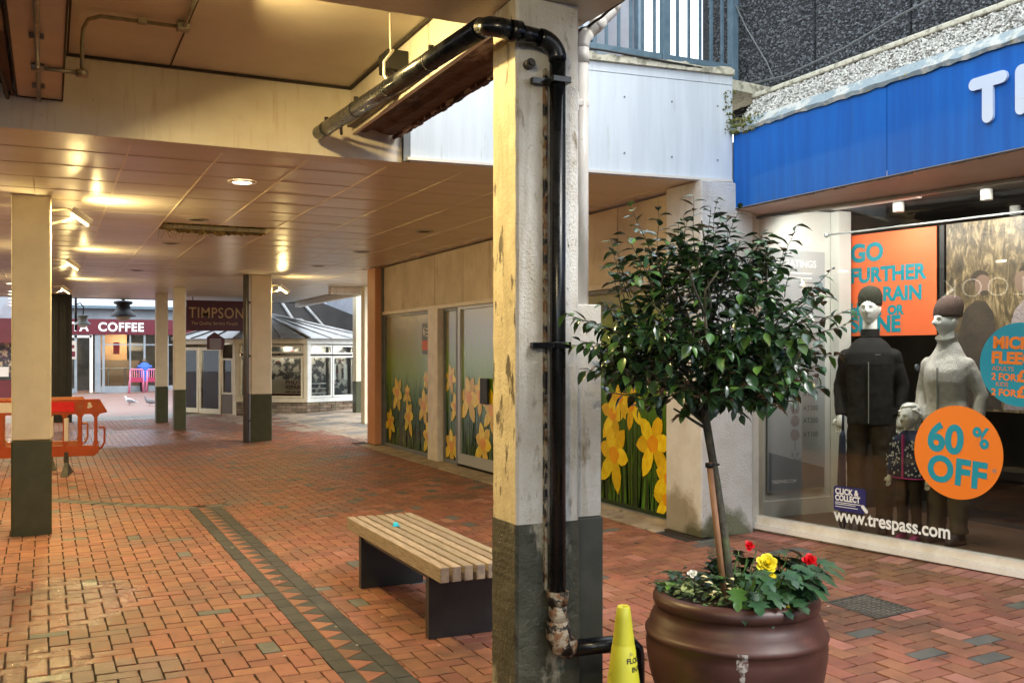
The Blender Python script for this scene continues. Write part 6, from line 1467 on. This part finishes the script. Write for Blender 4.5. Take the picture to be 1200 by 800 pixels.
obj('orange_wall', MB().box(2.05, YC+2.2, 1.35, 3.1, YC+2.3, 2.6), 'costa_inside', cf); obj('dado', MB().box(2.05, YC+2.2, .1, 3.6, YC+2.3, 1.34), 'shop_shelf', cf)
obj('menu_screen', MB().box(3.15, YC+1.9, 1.75, 3.75, YC+1.95, 2.1), 'costa_inside_dark', cf); obj('window_transom', MB().box(2.1, YC, 1.98, 6, YC+.05, 2.03), 'costa_wall', cf)
obj('window_poster', MB().box(.62, YC-.03, 1.40, 1.02, YC-.02, 2.15), 'kiosk_poster', cf)
mb = MB().box(.66, YC-.035, 1.5, .98, YC-.031, 1.72).box(.68, YC-.035, 1.85, .95, YC-.031, 1.98); obj('poster_print', mb, 'maroon_bright', cf)
obj('hanging_sign', MB().box(2.45, YC+.5, 1.6, 2.7, YC+.52, 2.1), 'reflective_red', cf)
area_light('lamp', (2.8, YC+1.2, 2.38), (0, .5, -1), .6, 60, (1, .8, .55), cf); area_light('lamp', (0, YC+1.2, 2.38), (0, .5, -1), .6, 40, (1, .9, .75), cf)  # area lights added to brighten the orange wall and cafe interior
obj('glazing', MB().box(-6, YC+.04, .2, 12, YC+.05, 2.42), 'glass', cf)
for x in (2.3, 2.95):
    tb = thing('cafe_table', 'small table inside the coffee shop, %s' % ('left one' if x < 2.5 else 'right one by the pale chair'), 'table', (x, YC+1, .1)); obj('top', MB().box(x-.35, YC+.8, .98, x+.3, YC+1.3, 1.02), 'kiosk_poster', tb); obj('leg', MB().box(x-.02, YC+1, .05, x+.02, YC+1.05, .98), 'frame_silver', tb)
def chair(x, y, label, group=None):
    t = thing('chair', label, 'chair', (x, y, 0), group=group); w = .5
    for sx in (-w/2, w/2):
        obj('leg', MB().tube([(x+sx*1.08, y-.22, .03), (x+sx, y-.22, .95)], .026, 6), 'pink_chair', t); obj('leg', MB().tube([(x+sx*1.08, y+.25, .03), (x+sx, y+.22, .52)], .026, 6), 'pink_chair', t)
        obj('armrest', MB().tube([(x+sx, y-.2, .75), (x+sx, y+.22, .72)], .024, 6), 'pink_chair', t)
    obj('seat', MB().box(x-w/2, y-.22, .47, x+w/2, y+.24, .53, bev=.01), 'pink_seat', t)
    obj('back_panel', MB().box(x-w/2+.03, y-.235, .48, x+w/2-.03, y-.215, .66), 'pink_seat', t)
    obj('top_rail', MB().tube([(x-w/2, y-.22, .93), (x-w/2+.06, y-.22, .99), (x+w/2-.06, y-.22, .99), (x+w/2, y-.22, .93)], .026, 6), 'pink_chair', t)
    for k in range(5): obj('back_slat', MB().box(x-.19+k*.088, y-.23, .66, x-.165+k*.088, y-.21, .98), 'pink_chair', t)
    return t
GC = 'pink metal cafe chairs'
chair(3.22, 42.3, 'pink metal cafe chair at left outside the coffee shop', GC); chair(3.86, 42.2, 'pink metal cafe chair at right, half hidden by the cream column', GC)
pr_ = thing('person', 'seated person in a blue top behind the pink chairs', 'person', (3.62, 43.2, 0))
mb = MB(); loft(mb, [(3.62, 43.2, .45, .17, .17, 2.2), (3.62, 43.2, .8, .18, .15, 2.2), (3.62, 43.25, 1.08, .21, .15, 2.2), (3.62, 43.34, 1.22, .17, .12, 2), (3.62, 43.4, 1.27, .06, .06, 2)]); mb.tube([(3.40, 43.25, 1.12), (3.33, 43.4, .9), (3.4, 43.6, .82)], [.07, .06, .05], 10); mb.tube([(3.84, 43.25, 1.12), (3.9, 43.4, .9), (3.82, 43.6, .82)], [.07, .06, .05], 10); o = obj('top', mb, 'blue_cloth', pr_); fuse(o, .02, 3)
mb = MB(); head(mb, (3.62, 43.50, 1.27), pi, .22, tilt=.3); mb.tube([(3.62, 43.38, 1.2), (3.62, 43.46, 1.26)], .05, 10)
for c in ((3.41, 43.62, .82), (3.81, 43.62, .82)): hand(mb, c, (0, 1, -.1), 1, .17)
obj('body', mb, 'skin', pr_); obj('hair', MB().ellipsoid((3.62, 43.48, 1.31), (.09, .11, .10), 14, 8), 'shop_shelf', pr_)
mb = MB(); mb.tube([(3.55, 43.2, .5), (3.52, 43.6, .5), (3.52, 43.6, .05)], [.09, .075, .05], 10); mb.tube([(3.7, 43.2, .5), (3.73, 43.6, .5), (3.73, 43.6, .05)], [.09, .075, .05], 10); obj('trousers', mb, 'trouser_brown', pr_)
def pigeon(x, y, rz, m1, label):
    t = thing('pigeon', label, 'bird', (x, y, gz(x)), rz=rz, group='pigeons on the far paving')
    mb = MB(); pts = [(-.30, 0, .085), (-.17, 0, .10), (-.08, 0, .115), (0, 0, .13), (.07, 0, .15), (.115, 0, .20), (.135, 0, .245), (.15, 0, .262), (.175, 0, .258)]
    mb.tube(pts, [.012, .035, .065, .078, .068, .036, .028, .027, .012], 12); mb.tube([(.17, 0, .256), (.20, 0, .248)], [.008, .002], 6); obj('body', mb, m1, t, local=True)
    for s in (-1, 1):
        obj('wing', MB().add([(.06, .07*s, .17), (-.05, .085*s, .17), (-.24, .03*s, .11), (-.1, .08*s, .09), (.04, .08*s, .10)], [(0, 1, 2, 3, 4)]).ellipsoid((-.04, .062*s, .135), (.11, .02, .045), 12, 6), 'pigeon_grey', t, local=True)
        obj('leg', MB().tube([(.0, .03*s, .07), (.01, .03*s, .0)], .005, 5).tube([(-.01, .03*s, .004), (.035, .03*s, .004)], .004, 5), 'pink_seat', t, local=True)
pigeon(2.32, 33.1, radians(150), 'pigeon_pale', 'pale grey pigeon, the left of the two on the far paving'); pigeon(2.82, 31.9, radians(175), 'pigeon_grey', 'dark pigeon, the right of the two on the far paving')
def hang_lamp(x, y, z0, z1, s, label, m='black', glass_=False):
    t = thing('hanging_lamp', label, 'lamp', (x, y, z0)); obj('stem', MB().tube([(x, y, z1), (x, y, z0+.35*s)], .03*s+.01, 8), 'black', t)
    obj('shade', MB().lathe([(.32*s, .0), (.30*s, .06*s), (.20*s, .15*s), (.16*s, .30*s), (.24*s, .34*s), (.22*s, .40*s), (.05*s, .42*s)], (x, y, z0), 20), m, t)
    obj('bowl', MB().lathe([(.001, -.13*s), (.12*s, -.10*s), (.2*s, 0)], (x, y, z0), 20), 'kiosk_poster' if not glass_ else 'print_white', t)
hang_lamp(1.75, 27.2, 2.58, 3.3, 1.0, 'black hanging lantern in front of the red coffee sign'); hang_lamp(.78, 27.0, 2.35, 2.62, .62, 'small white-bowled lantern on a curved bracket beside the black column', 'costa_wall', True)
single('lantern_bracket', MB().tube([(.62, 27.0, 2.2), (.62, 27.0, 3.2)], .03, 8).tube([(.62, 27, 2.85), (.72, 27, 2.9), (.80, 27, 2.8), (.79, 27, 2.6)], .016, 8), 'black', 'black upright with curved arm holding the small lantern', 'bracket', (.62, 27, 2.2))
beam(-6, 26.6, 3.0, 6.2, 26.75, 3.5, 'dark steel beam along the far end of the low ceiling', 'dark_roof', 'end_beam')
# shop at far left behind the barrier
lsx = thing('convenience_shop', 'far left shop with maroon fascia and crowded shelves behind the barriers', 'shop', (-1.5, 36, 0))
obj('fascia', MB().box(-5, 35.9, 1.97, .28, 36.1, 2.78), 'maroon', lsx); obj('goods', MB().box(-5, 36.6, .9, .28, 36.8, 1.97), 'goods_mix', lsx); obj('counter', MB().box(-5, 36.2, .0, .28, 36.4, .75), 'maroon', lsx); obj('top_wall', MB().box(-5, 36, 2.78, .28, 36.3, 6), 'panel_pale', lsx)
for k in range(6):
    obj('shelf', MB().box(-2.2+.35*k, 36.3, .86+.0*k, -1.9+.35*k, 36.5, .90+R.random()*.4), R.choice(['kiosk_poster', 'shop_shelf', 'trouser_khaki']), lsx)

# ================================================================ KIOSK
kt_ = thing('repair_kiosk', 'low cream kiosk with glazed sides, brick foot and pyramid glass roof', 'kiosk', (5.8, 26.6, .1))
KP = [(3.0, 26.9), (4.2, 24.75), (5.73, 23.75), (7.55, 24.45), (8.6, 26.5), (7.5, 28.8), (4.6, 29.0)]
def face(i): 
    a, b = Vector(KP[i]).to_3d(), Vector(KP[(i+1) % len(KP)]).to_3d(); d = (b-a); L = d.length; d.normalize(); return a, d, Vector((d.y, -d.x, 0)), L
def fpl(i, u0, u1, z0, z1, t0, t1, mb=None):
    a, d, n_, L = face(i); mb = mb or MB(); u0, u1 = u0*L, u1*L; mb.prism([(u0, z0), (u1, z0), (u1, z1), (u0, z1)], a-n_*0+n_*t0, d, ZV, n_, t1-t0); return mb
zb = .12
for i in range(7):
    if i:
        obj('brick_foot_core', fpl(i, 0, 1, 0, .42, -.12, -.01), 'seam_dark', kt_); L = face(i)[3]; n_ = int(L/.23)
        if i in (1, 2):
            for r in range(4):
                for c in range(n_+1):
                    u0 = (c-(.5 if r % 2 else 0))/n_; u1 = u0+1/n_-.012/L
                    u0, u1 = max(0, u0), min(1, u1)
                    if u1-u0 > .01: obj('brick', fpl(i, u0, u1, .12+.075*r, .185+.075*r, -.01, R.uniform(.0, .006)), 'kiosk_brick', kt_)
    mm = 'kiosk_white' if i in (2,) else 'kiosk_cream'
    obj('eave', fpl(i, -.01, 1.01, 1.86, 1.99, -.1, .04), mm, kt_)
    if i: obj('sill', fpl(i, -.005, 1.005, .42, .52, -.1, .03), mm, kt_)
    if i > 2: obj('wall', fpl(i, 0, 1, .52, 1.86, -.1, 0), mm, kt_)
    else:
        obj('corner_post', fpl(i, 0, .045, .10 if i == 0 else .52, 1.86, -.09, .02), mm, kt_); obj('corner_post', fpl(i, .955, 1, .10 if i == 0 else .52, 1.86, -.09, .021), mm, kt_)
def win(i, u0, u1, z0, z1, goods='kiosk_goods_dark', fr=.045):
    L = face(i)[3]; f = fr/L; w = obj('window', fpl(i, u0, u0+f, z0, z1, -.06, .012, fpl(i, u1-f, u1, z0, z1, -.06, .012, fpl(i, u0+f, u1-f, z1-fr, z1, -.06, .011, fpl(i, u0+f, u1-f, z0, z0+fr, -.06, .011)))), 'kiosk_white' if i == 2 else 'kiosk_cream', kt_)
    obj('goods', fpl(i, u0+f, u1-f, z0+fr, z1-fr, -.25, -.2), goods, w); obj('pane', fpl(i, u0+f, u1-f, z0+fr, z1-fr, -.03, -.02), 'glass', w); return w
# face 0: doors
for u0, u1 in ((.06, .40), (.41, .76)):
    L = face(0)[3]; w = obj('door', fpl(0, u0, u0+.03, .1, 1.78, -.05, .012, fpl(0, u1-.03, u1, .1, 1.78, -.05, .012, fpl(0, u0+.03, u1-.03, 1.70, 1.78, -.05, .011, fpl(0, u0+.03, u1-.03, .1, .22, -.05, .011)))), 'kiosk_cream', kt_)
    obj('pane', fpl(0, u0+.03, u1-.03, .22, 1.70, -.03, -.02), 'glass', w)
obj('door_backdrop', fpl(0, .04, .96, .1, 1.85, -1.5, -1.45), 'costa_inside_dark', kt_); win(0, .78, .95, .6, 1.5)
obj('panel', fpl(0, .78, .95, .12, .6, -.05, .0), 'shop_shelf', kt_)
# face 1 (poster window) and face 2 (white double windows)
win(1, .05, .94, 1.62, 1.83); w = win(1, .05, .94, .53, 1.56)
a, d, n_, L = face(1)
obj('window_poster', fpl(1, .45, .92, .58, .98, -.19, -.18), 'kiosk_poster', kt_); obj('window_poster', fpl(1, .06, .42, .62, .95, -.19, -.18), 'shop_white', kt_); obj('red_strip', fpl(1, .06, .93, .575, .62, -.175, -.17), 'maroon', kt_)
mb = MB()
for tx, z, s in (('PHOTO', .86, .15), ('REPAIRS', .74, .13), ('while you wait', .65, .07)): put_text(mb, tx, s, a+d*(L*.66)-n_*.178+ZV*z, d, ZV, bold=.003)
obj('poster_print', mb, 'maroon', kt_)
win(2, .04, .38, 1.60, 1.83, 'shop_white'); win(2, .39, .73, 1.60, 1.83); win(2, .04, .38, .53, 1.56, 'kiosk_goods_dark'); win(2, .39, .73, .53, 1.56, 'kiosk_goods_dark')
obj('wall', fpl(2, .73, .96, .52, 1.86, -.08, .0), 'kiosk_white', kt_); obj('notice', fpl(2, .78, .92, .9, 1.5, .002, .012), 'print_white', kt_)
obj('notice_print', fpl(2, .80, .90, .95, 1.15, .014, .016, fpl(2, .80, .90, 1.35, 1.44, .014, .016)), 'sticker_navy', kt_)
for k in range(3): obj('display_shelf', fpl(2, .08, .34, .62+.12*k, .64+.12*k, -.16, -.1), 'kiosk_white', kt_)
for k in range(3): obj('display_photo', fpl(2, .45+.09*k, .50+.09*k, .95, 1.35, -.17, -.16), ['print_white', 'kiosk_poster', 'shop_white'][k], kt_)
for i_, u_ in ((1, .3), (1, .7), (2, .2), (2, .55)):  # area lights added inside the kiosk to brighten its windows
    a, d, n_, L = face(i_); area_light('lamp', a+d*(L*u_)-n_*.11+ZV*1.8, (0, 0, -1), .12, 5, (1, .88, .7), kt_)
area_light('lamp', (4.3, 26.2, 1.75), (-.5, -.5, -.6), .4, 14, (1, .88, .7), kt_)
AP = Vector((5.25, 26.7, 2.72)); mb = MB()
for i in range(7):
    a, d, n_, L = face(i); b = a+d*L; A = a+n_*.12+ZV*1.995; B = b+n_*.12+ZV*1.995
    obj('roof_pane', MB().add([A, B, AP, A-ZV*.02, B-ZV*.02, AP-ZV*.02], [(0, 1, 2), (5, 4, 3), (0, 3, 4, 1)]), 'kiosk_roof', kt_)
    obj('roof_hip', MB().tube([A+ZV*.01, AP+ZV*.01], .028, 6), 'kiosk_roof', kt_)
    for f in (.33, .66): obj('roof_bar', MB().tube([A.lerp(B, f)+ZV*.01, A.lerp(B, f).lerp(AP, .93)+ZV*.01], .014, 5), 'kiosk_roof', kt_)
ts = thing('hanging_sign', 'maroon hanging sign with gold serif shop name and slogan', 'sign', (3.78, 25.0, 2.18))
obj('board', MB().box(3.04, 24.96, 2.18, 4.62, 25.0, 2.93, bev=.005), 'maroon', ts)
mb = MB(); put_text(mb, 'TIMPSON', .37, (3.10, 24.958, 2.50), (1, 0, 0), (0, 0, 1), bold=.003, thick=.006, sx=.80, space=1.10)
for x in ():
    pass
put_text(mb, 'The Quality Service People', .115, (3.16, 24.958, 2.33), (1, 0, 0), (0, 0, 1), thick=.004, sx=.86, space=1.02)
obj('lettering', mb, 'gold_letter', ts)
for x in (3.2, 4.45): obj('hanger', MB().tube([(x, 24.98, 2.93), (x, 24.98, 3.01)], .012, 6), 'black', ts)
ws = thing('pentagon_sign', 'small dark red house-shaped sign hanging at the kiosk door', 'sign', (3.72, 24.9, 1.72))
obj('board', MB().prism([(3.52, 1.72), (3.92, 1.72), (3.95, 1.98), (3.70, 2.15), (3.52, 2.02)], (0, 24.9, 0), (1, 0, 0), (0, 0, 1), (0, -1, 0), .03), 'maroon', ws)
mb = MB()
for k in range(5): mb.box(3.58, 24.866, 1.76+.05*k, 3.86, 24.869, 1.775+.05*k)
obj('print', mb, 'shop_white', ws)
# market roof behind the kiosk
mr_ = thing('market_roof', 'large black canopy roof rising behind the kiosk', 'roof', (8, 32, 2.5))
def aty(px, py, Y):
    d = Y/(C_-S_*(px-600)/1141); return Vector(((S_+C_*(px-600)/1141)*d, Y, 1.6-(py-415)*d/1141))
MR = [Vector(v) for v in ((5.3, 31, 3.30), (8.0, 31, 3.25), (9.9, 31, 2.55), (9.9, 31, 1.2), (5.3, 31, 1.2))]
obj('gable', MB().prism([(v.x, v.z) for v in MR], (0, 31, 0), (1, 0, 0), (0, 0, 1), (0, 1, 0), 6), 'dark_roof', mr_)
for q in (.25, .5, .75): obj('rib', MB().tube([MR[0].lerp(MR[1], q)-Vector((0, .03, 0)), Vector((5.6+4.4*q, 30.97, 1.5))], .05, 6), 'kiosk_roof', mr_)
obj('skylight', MB().prism([(6.2, 2.7), (7.3, 2.75), (7.9, 2.3), (6.9, 2.2)], (0, 30.98, 0), (1, 0, 0), (0, 0, 1), (0, -1, 0), .03), 'kiosk_roof', mr_)
single('street_building', MB().box(11.5, 20, 0, 12, 46, 8), 'panel_pale', 'pale building wall closing the open square at far right', 'building', (11.5, 30, 0))
for o in list(bpy.data.objects):
    if o.type == 'EMPTY' and not o.get('label') and o.parent is None: print('NOLABEL', o.name)
